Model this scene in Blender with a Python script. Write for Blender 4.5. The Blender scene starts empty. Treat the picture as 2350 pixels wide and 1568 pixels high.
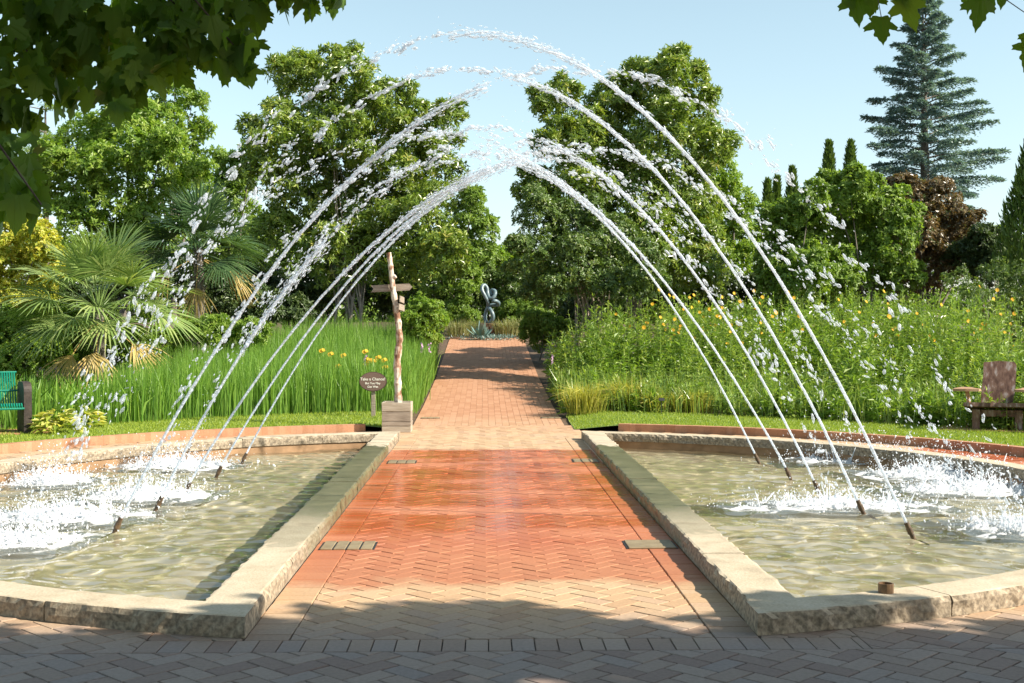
import bpy, bmesh, math, random
import numpy as np
from mathutils import Vector, Matrix, Euler, noise

S = bpy.context.scene
COL = S.collection
rng = np.random.default_rng(11)
random.seed(11)
rad = math.radians

# ------------------------------------------------------------------ camera, sky, sun, exposure
CAM_H = 1.6
FPX = 2800.0                      # focal length in photo pixels (photo 2350 wide)
cam_d = bpy.data.cameras.new('camera')
cam_d.sensor_width = 36.0
cam_d.lens = 36.0 * FPX / 2350.0
cam_d.clip_start = 0.05
cam_d.clip_end = 3000
cam = bpy.data.objects.new('camera', cam_d)
COL.objects.link(cam)
cam.location = (0, 0, CAM_H)
cam.rotation_euler = (rad(90 - 0.51), 0, rad(-1.29))
S.camera = cam

SUN_EL, SUN_AZ = rad(37), rad(19)      # azimuth measured from +X towards the camera (-Y)
sdir = Vector((math.cos(SUN_EL) * math.cos(SUN_AZ), -math.cos(SUN_EL) * math.sin(SUN_AZ), math.sin(SUN_EL)))
world = bpy.data.worlds.new('World')
S.world = world
world.use_nodes = True
wn = world.node_tree.nodes
wl = world.node_tree.links
sky = wn.new('ShaderNodeTexSky')
sky.sky_type = 'NISHITA'
sky.sun_disc = False
sky.sun_elevation = SUN_EL
sky.sun_rotation = math.atan2(sdir.x, sdir.y)
sky.air_density = 1.0
sky.dust_density = 0.8
sky.ozone_density = 1.6
hs = wn.new('ShaderNodeHueSaturation')
hs.inputs['Saturation'].default_value = 0.72
hs.inputs['Hue'].default_value = 0.468
hs.inputs['Value'].default_value = 1.0
wl.new(sky.outputs[0], hs.inputs['Color'])
wl.new(hs.outputs[0], wn['Background'].inputs[0])
wn['Background'].inputs[1].default_value = 0.105
sun_d = bpy.data.lights.new('sun', 'SUN')
sun_d.energy = 5.0
sun_d.angle = rad(0.5)
sun_d.color = (1.0, 0.91, 0.76)
sun = bpy.data.objects.new('sun', sun_d)
COL.objects.link(sun)
sun.rotation_euler = sdir.to_track_quat('Z', 'Y').to_euler()
S.view_settings.view_transform = 'Standard'
S.view_settings.look = 'None'
S.view_settings.exposure = 1.0
S.view_settings.gamma = 1.0
cy = S.cycles
cy.use_denoising = True
cy.max_bounces = 8
cy.transparent_max_bounces = 12
cy.caustics_reflective = False
cy.caustics_refractive = True
sun_d.cycles.is_caustics_light = True
cy.sample_clamp_indirect = 4.0

# ------------------------------------------------------------------ helpers
CAMR = cam.rotation_euler.to_matrix()
CAMP = Vector(cam.location)


def ray(px, py):
    return CAMR @ Vector(((px - 1175) / FPX, -(py - 784) / FPX, -1))


def P(px, py, Y):
    v = ray(px, py)
    return CAMP + v * (Y / v.y)


def G(px, py, z=0.0):
    v = ray(px, py)
    return CAMP + v * ((z - CAM_H) / v.z)


CX, CY, RO, RI = 0.095, 12.2, 6.0, 5.7       # the round pool
PL, PR = -1.25, 1.44                         # path between the copings
WATER = -0.10


_gy = np.array([-900, 20, 24, 30, 36, 41, 48, 60, 120, 900.0])
_gz = np.array([0, 0, 0.13, 0.43, 0.87, 1.26, 1.6, 2.0, 3.0, 6.0])


def gz(y):
    return np.interp(y, _gy, _gz)


def tag(o, label=None, cat=None, group=None, kind=None):
    if label: o['label'] = label
    if cat: o['category'] = cat
    if group: o['group'] = group
    if kind: o['kind'] = kind
    return o


def thing(name, label, cat, loc=(0, 0, 0), group=None):
    o = bpy.data.objects.new(name, None)
    o.empty_display_size = 0.2
    o.location = loc
    COL.objects.link(o)
    return tag(o, label, cat, group)


def link_mesh(name, me, mat, root=None, world_coords=True):
    mats = mat if isinstance(mat, (list, tuple)) else [mat]
    for m in mats:
        me.materials.append(m)
    o = bpy.data.objects.new(name, me)
    COL.objects.link(o)
    if root is not None:
        o.parent = root
        if world_coords:
            off = Vector(root.location)
            r = root
            while r.parent is not None:
                r = r.parent
                off = off + Vector(r.location)
            me.transform(Matrix.Translation(-off))
    return o


def fast_mesh(name, V, F, rnd=None, smooth=False, mi=None):
    V = np.asarray(V, np.float32)
    F = np.asarray(F, np.int32)
    n, k = F.shape
    me = bpy.data.meshes.new(name)
    me.vertices.add(len(V))
    me.vertices.foreach_set('co', V.ravel())
    me.loops.add(n * k)
    me.loops.foreach_set('vertex_index', F.ravel())
    me.polygons.add(n)
    me.polygons.foreach_set('loop_start', np.arange(0, n * k, k, dtype=np.int32))
    me.polygons.foreach_set('loop_total', np.full(n, k, np.int32))
    me.polygons.foreach_set('use_smooth', np.full(n, bool(smooth)))
    if mi is not None:
        me.polygons.foreach_set('material_index', np.asarray(mi, np.int32))
    me.update(calc_edges=True)
    if rnd is not None:
        a = me.attributes.new('rnd', 'FLOAT', 'FACE')
        a.data.foreach_set('value', np.asarray(rnd, np.float32))
    return me


class Acc:
    """collects quads"""
    def __init__(self):
        self.V, self.F, self.R, self.M, self.n = [], [], [], [], 0

    def add(self, V, F, rnd=None, mi=0):
        V = np.asarray(V, float).reshape(-1, 3)
        F = np.asarray(F, int)
        self.V.append(V)
        self.F.append(F + self.n)
        self.n += len(V)
        if rnd is None:
            rnd = random.random()
        self.R.append(np.broadcast_to(np.asarray(rnd, float), (len(F),)))
        self.M.append(np.full(len(F), mi))

    def build(self, name, mat, root=None, smooth=False, world_coords=True):
        me = fast_mesh(name, np.concatenate(self.V), np.concatenate(self.F), np.concatenate(self.R), smooth,
                       np.concatenate(self.M))
        return link_mesh(name, me, mat, root, world_coords)


def unit(a):
    return a / np.maximum(np.linalg.norm(a, axis=-1, keepdims=True), 1e-9)


def rvec(n):
    return unit(rng.normal(size=(n, 3)))


def leaves(pos, d, nrm, L, W, mid=0.45, fold=0.15, droop=0.12):
    """kite-shaped leaf quads"""
    n = len(pos)
    L = np.broadcast_to(np.asarray(L, float), (n,))[:, None]
    W = np.broadcast_to(np.asarray(W, float), (n,))[:, None]
    d = unit(d)
    side = unit(np.cross(d, nrm))
    nn = unit(np.cross(side, d))
    v0 = pos
    v1 = pos + d * L * mid + side * W * .5 + nn * W * fold
    v2 = pos + d * L - nn * L * droop
    v3 = pos + d * L * mid - side * W * .5 + nn * W * fold
    V = np.stack([v0, v1, v2, v3], 1).reshape(-1, 3)
    return V, np.arange(4 * n).reshape(n, 4)


def tube(pts, radii, n=6, closed_end=True):
    pts = [Vector(p) for p in pts]
    m = len(pts)
    if not hasattr(radii, '__len__'):
        radii = [radii] * m
    V, F = [], []
    ref = None
    for i in range(m):
        t = (pts[min(i + 1, m - 1)] - pts[max(i - 1, 0)]).normalized()
        if ref is None:
            ref = Vector((0, 0, 1)) if abs(t.z) < .9 else Vector((1, 0, 0))
            a = t.cross(ref).normalized()
        else:
            a = (a - t * a.dot(t)).normalized()
        b = t.cross(a)
        for k in range(n):
            w = 2 * math.pi * k / n
            V.append(pts[i] + (a * math.cos(w) + b * math.sin(w)) * radii[i])
    for i in range(m - 1):
        for k in range(n):
            F.append((i * n + k, i * n + (k + 1) % n, (i + 1) * n + (k + 1) % n, (i + 1) * n + k))
    if closed_end:
        for base, p in ((0, pts[0]), ((m - 1) * n, pts[-1])):
            V.append(p)
            c = len(V) - 1
            for k in range(0, n, 2):
                F.append((base + k, base + (k + 1) % n, base + (k + 2) % n, c))
    return np.array([tuple(v) for v in V]), np.array(F)


class B:
    """hard-surface builder on bmesh"""
    def __init__(self):
        self.bm = bmesh.new()

    def _xf(self, vs, M):
        bmesh.ops.transform(self.bm, matrix=M, verts=vs)

    def box(self, c, s, rot=(0, 0, 0), bevel=0.006, M=None):
        r = bmesh.ops.create_cube(self.bm, size=1.0)
        vs = r['verts']
        bmesh.ops.scale(self.bm, vec=Vector(s), verts=vs)
        if bevel:
            es = list({e for v in vs for e in v.link_edges})
            q = bmesh.ops.bevel(self.bm, geom=es, offset=bevel, segments=1, affect='EDGES', profile=.5)
            vs = list({v for f in q['faces'] for v in f.verts} | {v for v in vs if v.is_valid})
        T = Matrix.Translation(Vector(c)) @ Euler(rot).to_matrix().to_4x4()
        self._xf(vs, (M @ T) if M is not None else T)
        return self

    def cyl(self, c, r1, r2, h, n=14, rot=(0, 0, 0), M=None):
        r = bmesh.ops.create_cone(self.bm, cap_ends=True, segments=n, radius1=r1, radius2=r2, depth=h)
        T = Matrix.Translation(Vector(c)) @ Euler(rot).to_matrix().to_4x4()
        self._xf(r['verts'], (M @ T) if M is not None else T)
        return self

    def prism(self, poly, depth, M):
        """poly in local XY, extruded along local Z by depth"""
        a = [self.bm.verts.new(M @ Vector((x, y, 0))) for x, y in poly]
        b = [self.bm.verts.new(M @ Vector((x, y, depth))) for x, y in poly]
        n = len(poly)
        self.bm.faces.new(a[::-1])
        self.bm.faces.new(b)
        for i in range(n):
            self.bm.faces.new((a[i], a[(i + 1) % n], b[(i + 1) % n], b[i]))
        return self

    def tube(self, pts, radii, n=8):
        V, F = tube(pts, radii, n)
        vs = [self.bm.verts.new(v) for v in V]
        for f in F:
            self.bm.faces.new([vs[i] for i in f])
        return self

    def build(self, name, mat, root=None, smooth=False):
        bmesh.ops.recalc_face_normals(self.bm, faces=self.bm.faces)
        me = bpy.data.meshes.new(name)
        self.bm.to_mesh(me)
        self.bm.free()
        if smooth:
            for p in me.polygons: p.use_smooth = True
        return link_mesh(name, me, mat, root)


# ------------------------------------------------------------------ materials
def new_mat(name):
    m = bpy.data.materials.new(name)
    m.use_nodes = True
    nt = m.node_tree
    return m, nt, nt.nodes, nt.links, nt.nodes['Principled BSDF']


def ramp(nodes, stops):
    r = nodes.new('ShaderNodeValToRGB')
    e = r.color_ramp.elements
    while len(e) < len(stops): e.new(0.5)
    for i, (p, c) in enumerate(stops):
        e[i].position = p
        e[i].color = (*c, 1)
    return r


def noisy(name, stops, scale=8.0, rough=0.7, bump=0.3, bscale=40.0, detail=6, stretch=None, spec=0.4, bdist=0.01):
    m, nt, N, Lk, b = new_mat(name)
    tc = N.new('ShaderNodeTexCoord')
    mp = N.new('ShaderNodeMapping')
    if stretch: mp.inputs['Scale'].default_value = stretch
    Lk.new(tc.outputs['Object'], mp.inputs[0])
    nz = N.new('ShaderNodeTexNoise')
    nz.inputs['Scale'].default_value = scale
    nz.inputs['Detail'].default_value = detail
    Lk.new(mp.outputs[0], nz.inputs['Vector'])
    r = ramp(N, stops)
    Lk.new(nz.outputs['Fac'], r.inputs[0])
    Lk.new(r.outputs[0], b.inputs['Base Color'])
    b.inputs['Roughness'].default_value = rough
    b.inputs['Specular IOR Level'].default_value = spec
    if bump:
        n2 = N.new('ShaderNodeTexNoise')
        n2.inputs['Scale'].default_value = bscale
        n2.inputs['Detail'].default_value = 5
        Lk.new(mp.outputs[0], n2.inputs['Vector'])
        bp = N.new('ShaderNodeBump')
        bp.inputs['Strength'].default_value = bump
        bp.inputs['Distance'].default_value = bdist
        Lk.new(n2.outputs['Fac'], bp.inputs['Height'])
        Lk.new(bp.outputs[0], b.inputs['Normal'])
    return m


def leaf_mat(name, stops, trans=0.35, rough=0.45, spec=0.5, tcol=None, gain=(2.05, 1.8, 1.9)):
    """leaf colour varies leaf by leaf; part of the light passes through"""
    m, nt, N, Lk, b = new_mat(name)
    at = N.new('ShaderNodeAttribute')
    at.attribute_name = 'rnd'
    r = ramp(N, [(p, (min(.8, c[0] * gain[0]), min(.8, c[1] * gain[1]), c[2] * gain[2])) for p, c in stops])
    Lk.new(at.outputs['Fac'], r.inputs[0])
    Lk.new(r.outputs[0], b.inputs['Base Color'])
    b.inputs['Roughness'].default_value = rough
    b.inputs['Specular IOR Level'].default_value = spec
    tr = N.new('ShaderNodeBsdfTranslucent')
    g = N.new('ShaderNodeMixRGB')
    g.blend_type = 'MULTIPLY'
    g.inputs[0].default_value = 1
    g.inputs[2].default_value = (*(tcol or (1.4, 1.45, .6)), 1)
    Lk.new(r.outputs[0], g.inputs[1])
    Lk.new(g.outputs[0], tr.inputs[0])
    mx = N.new('ShaderNodeMixShader')
    mx.inputs[0].default_value = trans
    Lk.new(b.outputs[0], mx.inputs[1])
    Lk.new(tr.outputs[0], mx.inputs[2])
    Lk.new(mx.outputs[0], N['Material Output'].inputs[0])
    return m


def mathn(N, Lk, op, a, b=None, c=None):
    n = N.new('ShaderNodeMath')
    n.operation = op
    for i, v in enumerate((a, b, c)):
        if v is None: continue
        if isinstance(v, (int, float)): n.inputs[i].default_value = v
        else: Lk.new(v, n.inputs[i])
    return n.outputs[0]


def maprange(N, Lk, v, a, b, c=0.0, d=1.0):
    n = N.new('ShaderNodeMapRange')
    n.inputs['From Min'].default_value = a
    n.inputs['From Max'].default_value = b
    n.inputs['To Min'].default_value = c
    n.inputs['To Max'].default_value = d
    Lk.new(v, n.inputs[0])
    return n.outputs[0]


def mixc(N, Lk, f, a, b):
    n = N.new('ShaderNodeMixRGB')
    for i, v in ((0, f), (1, a), (2, b)):
        if isinstance(v, (int, float)): n.inputs[i].default_value = v
        elif isinstance(v, tuple): n.inputs[i].default_value = (*v, 1)
        else: Lk.new(v, n.inputs[i])
    return n.outputs[0]


def brick_mat(name, wet=True, redder=False):
    m, nt, N, Lk, b = new_mat(name)
    at = N.new('ShaderNodeAttribute'); at.attribute_name = 'rnd'
    geo = N.new('ShaderNodeNewGeometry')
    sep = N.new('ShaderNodeSeparateXYZ')
    Lk.new(geo.outputs['Position'], sep.inputs[0])
    dry = ramp(N, [(0, (.42, .27, .16)), (.35, (.46, .31, .185)), (.7, (.49, .345, .215)), (1, (.44, .30, .20))])
    Lk.new(at.outputs['Fac'], dry.inputs[0])
    red = ramp(N, [(0, (.38, .19, .105)), (.5, (.43, .225, .13)), (1, (.46, .25, .15))])
    Lk.new(at.outputs['Fac'], red.inputs[0])
    wetc = ramp(N, [(0, (.40, .092, .032)), (.5, (.44, .115, .044)), (1, (.47, .145, .06))])
    Lk.new(at.outputs['Fac'], wetc.inputs[0])
    nz = N.new('ShaderNodeTexNoise'); nz.inputs['Scale'].default_value = 1.6; nz.inputs['Detail'].default_value = 6
    Lk.new(geo.outputs['Position'], nz.inputs['Vector'])
    n2 = N.new('ShaderNodeTexNoise'); n2.inputs['Scale'].default_value = 45; n2.inputs['Detail'].default_value = 5
    Lk.new(geo.outputs['Position'], n2.inputs['Vector'])
    Y = sep.outputs['Y']
    # the far walk is redder brick, the brick round the pool paler
    base = mixc(N, Lk, maprange(N, Lk, Y, 18.5, 22.5), red.outputs[0] if redder else dry.outputs[0], red.outputs[0])
    plaza = ramp(N, [(0, (.20, .155, .15)), (.35, (.245, .20, .185)), (.7, (.28, .235, .22)), (1, (.22, .20, .205))])  # pinkish-grey plaza brick, with the bluish canopy shade also put into the colour
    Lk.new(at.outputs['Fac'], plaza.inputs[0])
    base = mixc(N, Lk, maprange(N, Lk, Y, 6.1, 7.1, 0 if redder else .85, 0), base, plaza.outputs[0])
    if wet:
        wob = mathn(N, Lk, 'ADD', mathn(N, Lk, 'MULTIPLY', mathn(N, Lk, 'SUBTRACT', nz.outputs['Fac'], .5), .9),
                    mathn(N, Lk, 'MULTIPLY', mathn(N, Lk, 'SUBTRACT', at.outputs['Fac'], .5), .10))
        Yn = mathn(N, Lk, 'ADD', Y, wob)
        notleft = mathn(N, Lk, 'MULTIPLY', mathn(N, Lk, 'GREATER_THAN', sep.outputs['X'], -1.7),
                        mathn(N, Lk, 'MAXIMUM', mathn(N, Lk, 'LESS_THAN', sep.outputs['X'], 1.6), mathn(N, Lk, 'GREATER_THAN', Y, 12.0)))
        near = maprange(N, Lk, Yn, 7.58, 7.86)
        far = maprange(N, Lk, Yn, 16.2, 16.5, 1, 0)
        far = mathn(N, Lk, 'MULTIPLY', far, notleft)
        damp = mathn(N, Lk, 'MULTIPLY', near, far)
        soak = mathn(N, Lk, 'MULTIPLY', maprange(N, Lk, Yn, 8.2, 10.0), far)
        base = mixc(N, Lk, damp, base, mixc(N, Lk, .55, wetc.outputs[0], (.34, .19, .11)))
        pt_ = N.new('ShaderNodeTexNoise'); pt_.inputs['Scale'].default_value = .9; pt_.inputs['Detail'].default_value = 8
        pm_ = N.new('ShaderNodeMapping'); pm_.inputs['Scale'].default_value = (.6, 1.6, 1)
        Lk.new(geo.outputs['Position'], pm_.inputs[0]); Lk.new(pm_.outputs[0], pt_.inputs['Vector'])
        patchy = maprange(N, Lk, pt_.outputs['Fac'], .48, .66, 0, .6)
        wetp = mixc(N, Lk, patchy, wetc.outputs[0], (.50, .22, .12))
        base = mixc(N, Lk, soak, base, wetp)
        rgh = mathn(N, Lk, 'SUBTRACT', .82, mathn(N, Lk, 'MULTIPLY', mathn(N, Lk, 'MULTIPLY', soak, mathn(N, Lk, 'SUBTRACT', 1.15, patchy)), .5))
        Lk.new(mathn(N, Lk, 'SUBTRACT', rgh, mathn(N, Lk, 'MULTIPLY', damp, .1)), b.inputs['Roughness'])
    else:
        b.inputs['Roughness'].default_value = .85
    mot = N.new('ShaderNodeMixRGB'); mot.blend_type = 'MULTIPLY'; mot.inputs[0].default_value = .5
    Lk.new(base, mot.inputs[1])
    mr = ramp(N, [(.3, (.72, .70, .68)), (.65, (1.08, 1.06, 1.04))])
    Lk.new(n2.outputs['Fac'], mr.inputs[0])
    Lk.new(mr.outputs[0], mot.inputs[2])
    Lk.new(mot.outputs[0], b.inputs['Base Color'])
    bp = N.new('ShaderNodeBump'); bp.inputs['Strength'].default_value = .35; bp.inputs['Distance'].default_value = .004
    Lk.new(n2.outputs['Fac'], bp.inputs['Height'])
    Lk.new(bp.outputs[0], b.inputs['Normal'])
    b.inputs['Specular IOR Level'].default_value = .35
    return m


def stone_mat(name):
    m, nt, N, Lk, b = new_mat(name)
    at = N.new('ShaderNodeAttribute'); at.attribute_name = 'rnd'
    geo = N.new('ShaderNodeNewGeometry')
    sep = N.new('ShaderNodeSeparateXYZ')
    Lk.new(geo.outputs['Position'], sep.inputs[0])
    nz = N.new('ShaderNodeTexNoise'); nz.inputs['Scale'].default_value = 5; nz.inputs['Detail'].default_value = 8
    Lk.new(geo.outputs['Position'], nz.inputs['Vector'])
    n2 = N.new('ShaderNodeTexNoise'); n2.inputs['Scale'].default_value = 60; n2.inputs['Detail'].default_value = 6
    Lk.new(geo.outputs['Position'], n2.inputs['Vector'])
    dry = ramp(N, [(.28, (.36, .30, .215)), (.45, (.47, .395, .285)), (.72, (.54, .47, .36))])
    Lk.new(nz.outputs['Fac'], dry.inputs[0])
    wt = ramp(N, [(.3, (.10, .095, .05)), (.55, (.145, .14, .08)), (.75, (.20, .18, .105))])
    Lk.new(nz.outputs['Fac'], wt.inputs[0])
    Yn = mathn(N, Lk, 'ADD', sep.outputs['Y'],
               mathn(N, Lk, 'ADD', mathn(N, Lk, 'MULTIPLY', mathn(N, Lk, 'SUBTRACT', nz.outputs['Fac'], .5), 1.6),
                     mathn(N, Lk, 'MULTIPLY', mathn(N, Lk, 'SUBTRACT', at.outputs['Fac'], .5), .5)))
    damp = mathn(N, Lk, 'MULTIPLY', maprange(N, Lk, Yn, 8.6, 8.75), maprange(N, Lk, Yn, 15.6, 15.7, 1, 0))
    wet = mathn(N, Lk, 'MULTIPLY', maprange(N, Lk, Yn, 9.3, 10.1, .45, 1), damp)
    ax = mathn(N, Lk, 'ABSOLUTE', mathn(N, Lk, 'SUBTRACT', sep.outputs['X'], CX))
    wet = mathn(N, Lk, 'MULTIPLY', wet, mathn(N, Lk, 'LESS_THAN', ax, 1.75))
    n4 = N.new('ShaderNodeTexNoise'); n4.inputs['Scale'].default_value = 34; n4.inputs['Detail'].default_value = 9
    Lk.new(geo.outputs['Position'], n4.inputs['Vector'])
    split_shade = ramp(N, [(.34, (.16, .13, .095)), (.5, (.28, .225, .16)), (.66, (.40, .33, .24))])   # rough split sides against sawn tops, upright-face shade also put into the colour
    Lk.new(n4.outputs['Fac'], split_shade.inputs[0])
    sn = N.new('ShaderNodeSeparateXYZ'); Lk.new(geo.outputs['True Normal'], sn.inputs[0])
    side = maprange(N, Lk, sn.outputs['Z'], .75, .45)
    c0 = mixc(N, Lk, side, dry.outputs[0], split_shade.outputs[0])
    ln = N.new('ShaderNodeTexNoise'); ln.inputs['Scale'].default_value = 2.2; ln.inputs['Detail'].default_value = 10; ln.inputs['Roughness'].default_value = .7
    Lk.new(geo.outputs['Position'], ln.inputs['Vector'])
    c0 = mixc(N, Lk, maprange(N, Lk, ln.outputs['Fac'], .56, .68, 0, .45), c0, (.24, .20, .145))
    c = mixc(N, Lk, wet, c0, wt.outputs[0])
    mot = N.new('ShaderNodeMixRGB'); mot.blend_type = 'MULTIPLY'; mot.inputs[0].default_value = .5
    mr = ramp(N, [(.3, (.6, .58, .55)), (.6, (1.05, 1.04, 1.02))])
    Lk.new(n2.outputs['Fac'], mr.inputs[0])
    Lk.new(c, mot.inputs[1]); Lk.new(mr.outputs[0], mot.inputs[2])
    Lk.new(mot.outputs[0], b.inputs['Base Color'])
    Lk.new(mathn(N, Lk, 'SUBTRACT', .85, mathn(N, Lk, 'MULTIPLY', wet, .5)), b.inputs['Roughness'])
    bp = N.new('ShaderNodeBump'); bp.inputs['Strength'].default_value = .5; bp.inputs['Distance'].default_value = .006
    Lk.new(n2.outputs['Fac'], bp.inputs['Height'])
    Lk.new(bp.outputs[0], b.inputs['Normal'])
    return m


def water_mat():
    m, nt, N, Lk, b = new_mat('pool_water')
    b.inputs['Base Color'].default_value = (.93, .95, .86, 1)
    b.inputs['Roughness'].default_value = 0
    b.inputs['IOR'].default_value = 1.33
    b.inputs['Transmission Weight'].default_value = 1
    geo = N.new('ShaderNodeNewGeometry')
    df = N.new('ShaderNodeBsdfDiffuse')          # churned water is a little cloudy
    n3 = N.new('ShaderNodeTexNoise'); n3.inputs['Scale'].default_value = .55; n3.inputs['Detail'].default_value = 4
    mp3 = N.new('ShaderNodeMapping'); mp3.inputs['Scale'].default_value = (.6, 1.5, 1)
    Lk.new(geo.outputs['Position'], mp3.inputs[0]); Lk.new(mp3.outputs[0], n3.inputs['Vector'])
    rc = ramp(N, [(.36, (.22, .23, .12)), (.5, (.46, .39, .24)), (.62, (.56, .47, .31))])
    Lk.new(n3.outputs['Fac'], rc.inputs[0]); Lk.new(rc.outputs[0], df.inputs[0])
    cl = N.new('ShaderNodeMixShader'); cl.inputs[0].default_value = .09
    Lk.new(b.outputs[0], cl.inputs[1]); Lk.new(df.outputs[0], cl.inputs[2])
    Lk.new(cl.outputs[0], N['Material Output'].inputs[0])
    return m


def drop_mat(name, whit=.55, bc=(.93, .96, 1), lumpy=False):  # lumpy: the water is uneven, clearer and whiter along the jet
    m, nt, N, Lk, b = new_mat(name)
    b.inputs['Base Color'].default_value = (*bc, 1)
    b.inputs['Roughness'].default_value = .12
    b.inputs['IOR'].default_value = 1.33
    b.inputs['Specular IOR Level'].default_value = .9
    tl = N.new('ShaderNodeBsdfTranslucent'); tl.inputs[0].default_value = (.9, .95, 1, 1)
    m1 = N.new('ShaderNodeMixShader'); m1.inputs[0].default_value = .4
    Lk.new(b.outputs[0], m1.inputs[1]); Lk.new(tl.outputs[0], m1.inputs[2])
    tp = N.new('ShaderNodeBsdfTransparent')
    m2 = N.new('ShaderNodeMixShader'); m2.inputs[0].default_value = 1 - whit
    if lumpy:
        geo = N.new('ShaderNodeNewGeometry')
        nz = N.new('ShaderNodeTexNoise'); nz.inputs['Scale'].default_value = 38; nz.inputs['Detail'].default_value = 5
        Lk.new(geo.outputs['Position'], nz.inputs['Vector'])
        Lk.new(maprange(N, Lk, nz.outputs['Fac'], .36, .64, .90, .30), m2.inputs[0])
        bp = N.new('ShaderNodeBump'); bp.inputs['Strength'].default_value = .8; bp.inputs['Distance'].default_value = .02
        Lk.new(nz.outputs['Fac'], bp.inputs['Height']); Lk.new(bp.outputs[0], b.inputs['Normal'])
    Lk.new(m1.outputs[0], m2.inputs[1]); Lk.new(tp.outputs[0], m2.inputs[2])
    Lk.new(m2.outputs[0], N['Material Output'].inputs[0])
    return m


M = {}
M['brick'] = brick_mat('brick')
M['joint'] = noisy('joint_sand', [(.3, (.045, .038, .034)), (.7, (.10, .085, .07))], 20, .95, .2)
M['mortar'] = noisy('mortar', [(.3, (.16, .12, .085)), (.7, (.26, .20, .145))], 20, .95, .2)
M['edge_brick'] = noisy('edge_brick', [(.3, (.33, .14, .075)), (.7, (.44, .22, .125))], 7, .85, .15)
M['edging'] = brick_mat('edging_brick', False, True)
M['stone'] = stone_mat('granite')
M['basin'] = noisy('basin_plaster', [(.3, (.34, .32, .21)), (.5, (.52, .455, .32)), (.7, (.66, .58, .45))], 2.6, .8, .1, detail=8)
M['basin_wall'] = noisy('basin_wall', [(.3, (.20, .12, .06)), (.7, (.36, .22, .12))], 5, .7, .2)
M['water'] = water_mat()
M['drop'] = drop_mat('jet_water', .7, (.78, .86, .96), True)
M['foam'] = drop_mat('foam_water', .97, (.97, .98, 1))
M['soil'] = noisy('soil', [(.3, (.06, .04, .025)), (.7, (.14, .09, .055))], 9, .95, .5)
M['lawn'] = noisy('lawn_ground', [(.3, (.10, .16, .03)), (.7, (.17, .25, .05))], 14, .9, .4)
M['bark'] = noisy('bark', [(.3, (.09, .075, .06)), (.7, (.22, .19, .16))], 6, .9, .6, 30, stretch=(3, 3, .6))
M['pale_bark'] = noisy('pale_bark', [(.3, (.16, .13, .10)), (.7, (.34, .29, .24))], 6, .9, .6, 30, stretch=(3, 3, .6))
M['birch'] = noisy('birch_bark', [(.40, (.20, .10, .06)), (.47, (.40, .26, .18)), (.54, (.56, .47, .39)), (.7, (.66, .60, .53))],
                   9, .8, .7, 25, stretch=(1.6, 1.6, .8))
M['grey_wood'] = noisy('weathered_wood', [(.3, (.20, .16, .125)), (.7, (.36, .30, .24))], 9, .85, .4, 40, stretch=(.5, 3, 5))
M['pale_wood'] = noisy('pale_wood', [(.3, (.30, .245, .185)), (.7, (.45, .39, .31))], 9, .85, .4, 40, stretch=(.5, 3, 5))
M['chair_wood'] = noisy('old_chair_wood', [(.35, (.10, .05, .035)), (.55, (.22, .125, .09)), (.7, (.42, .36, .34))], 7, .8, .4, 30,
                        stretch=(2.5, 2.5, .8))
M['chair_edge'] = noisy('orange_wood', [(.3, (.28, .15, .08)), (.7, (.44, .28, .17))], 9, .75, .3)
M['green_metal'] = noisy('green_metal', [(.3, (.0, .15, .095)), (.7, (.008, .20, .13))], 4, .35, .0)
M['dark_stone'] = noisy('dark_brown_panel', [(.3, (.022, .016, .013)), (.7, (.05, .037, .03))], 12, .6, .3)
M['sign_face'] = noisy('sign_face', [(.3, (.145, .09, .072)), (.7, (.17, .11, .088))], 5, .5, .0)
M['sign_rim'] = noisy('sign_rim', [(.3, (.055, .035, .03)), (.7, (.08, .05, .04))], 5, .5, .0)
M['letter'] = noisy('letter_paint', [(.3, (.72, .68, .6)), (.7, (.8, .76, .68))], 5, .6, .0)
M['black'] = noisy('black_metal', [(.3, (.012, .012, .014)), (.7, (.03, .03, .033))], 9, .5, .0)
M['brass'] = noisy('brown_pipe', [(.3, (.12, .065, .03)), (.7, (.24, .14, .07))], 20, .45, .2)
M['nozzle'] = noisy('nozzle_metal', [(.3, (.05, .035, .025)), (.7, (.17, .11, .06))], 25, .4, .3)
M['steel'] = noisy('blue_steel', [(.3, (.09, .14, .16)), (.7, (.19, .26, .29))], 8, .35, .1)
M['rust'] = noisy('rusty_plinth', [(.3, (.06, .035, .022)), (.7, (.15, .085, .05))], 9, .8, .3)
M['slab'] = noisy('drain_slab', [(.3, (.20, .15, .09)), (.7, (.29, .23, .14))], 9, .5, .2)

LF = {}
LF['magnolia'] = leaf_mat('magnolia_leaf', [(0, (.045, .09, .016)), (.5, (.09, .15, .024)), (.85, (.15, .21, .036)), (1, (.22, .24, .06))], .34, .32, .7)
LF['fine'] = leaf_mat('fine_leaf', [(0, (.03, .06, .016)), (.6, (.06, .11, .024)), (1, (.13, .18, .05))], .3, .4, .6)
LF['bright'] = leaf_mat('bright_leaf', [(0, (.06, .13, .015)), (.5, (.115, .205, .022)), (1, (.2, .28, .045))], .4, gain=(1.75, 1.55, 1.9))
LF['mid'] = leaf_mat('mid_leaf', [(0, (.05, .10, .018)), (.5, (.09, .16, .026)), (1, (.15, .225, .04))], .38)
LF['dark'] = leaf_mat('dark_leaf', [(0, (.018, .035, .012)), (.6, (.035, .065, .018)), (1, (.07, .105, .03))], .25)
LF['gold'] = leaf_mat('gold_leaf', [(0, (.20, .30, .03)), (.4, (.40, .43, .055)), (1, (.60, .52, .09))], .4, tcol=(1.2, 1.2, .5), gain=(1.1, 1.1, 1))
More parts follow.
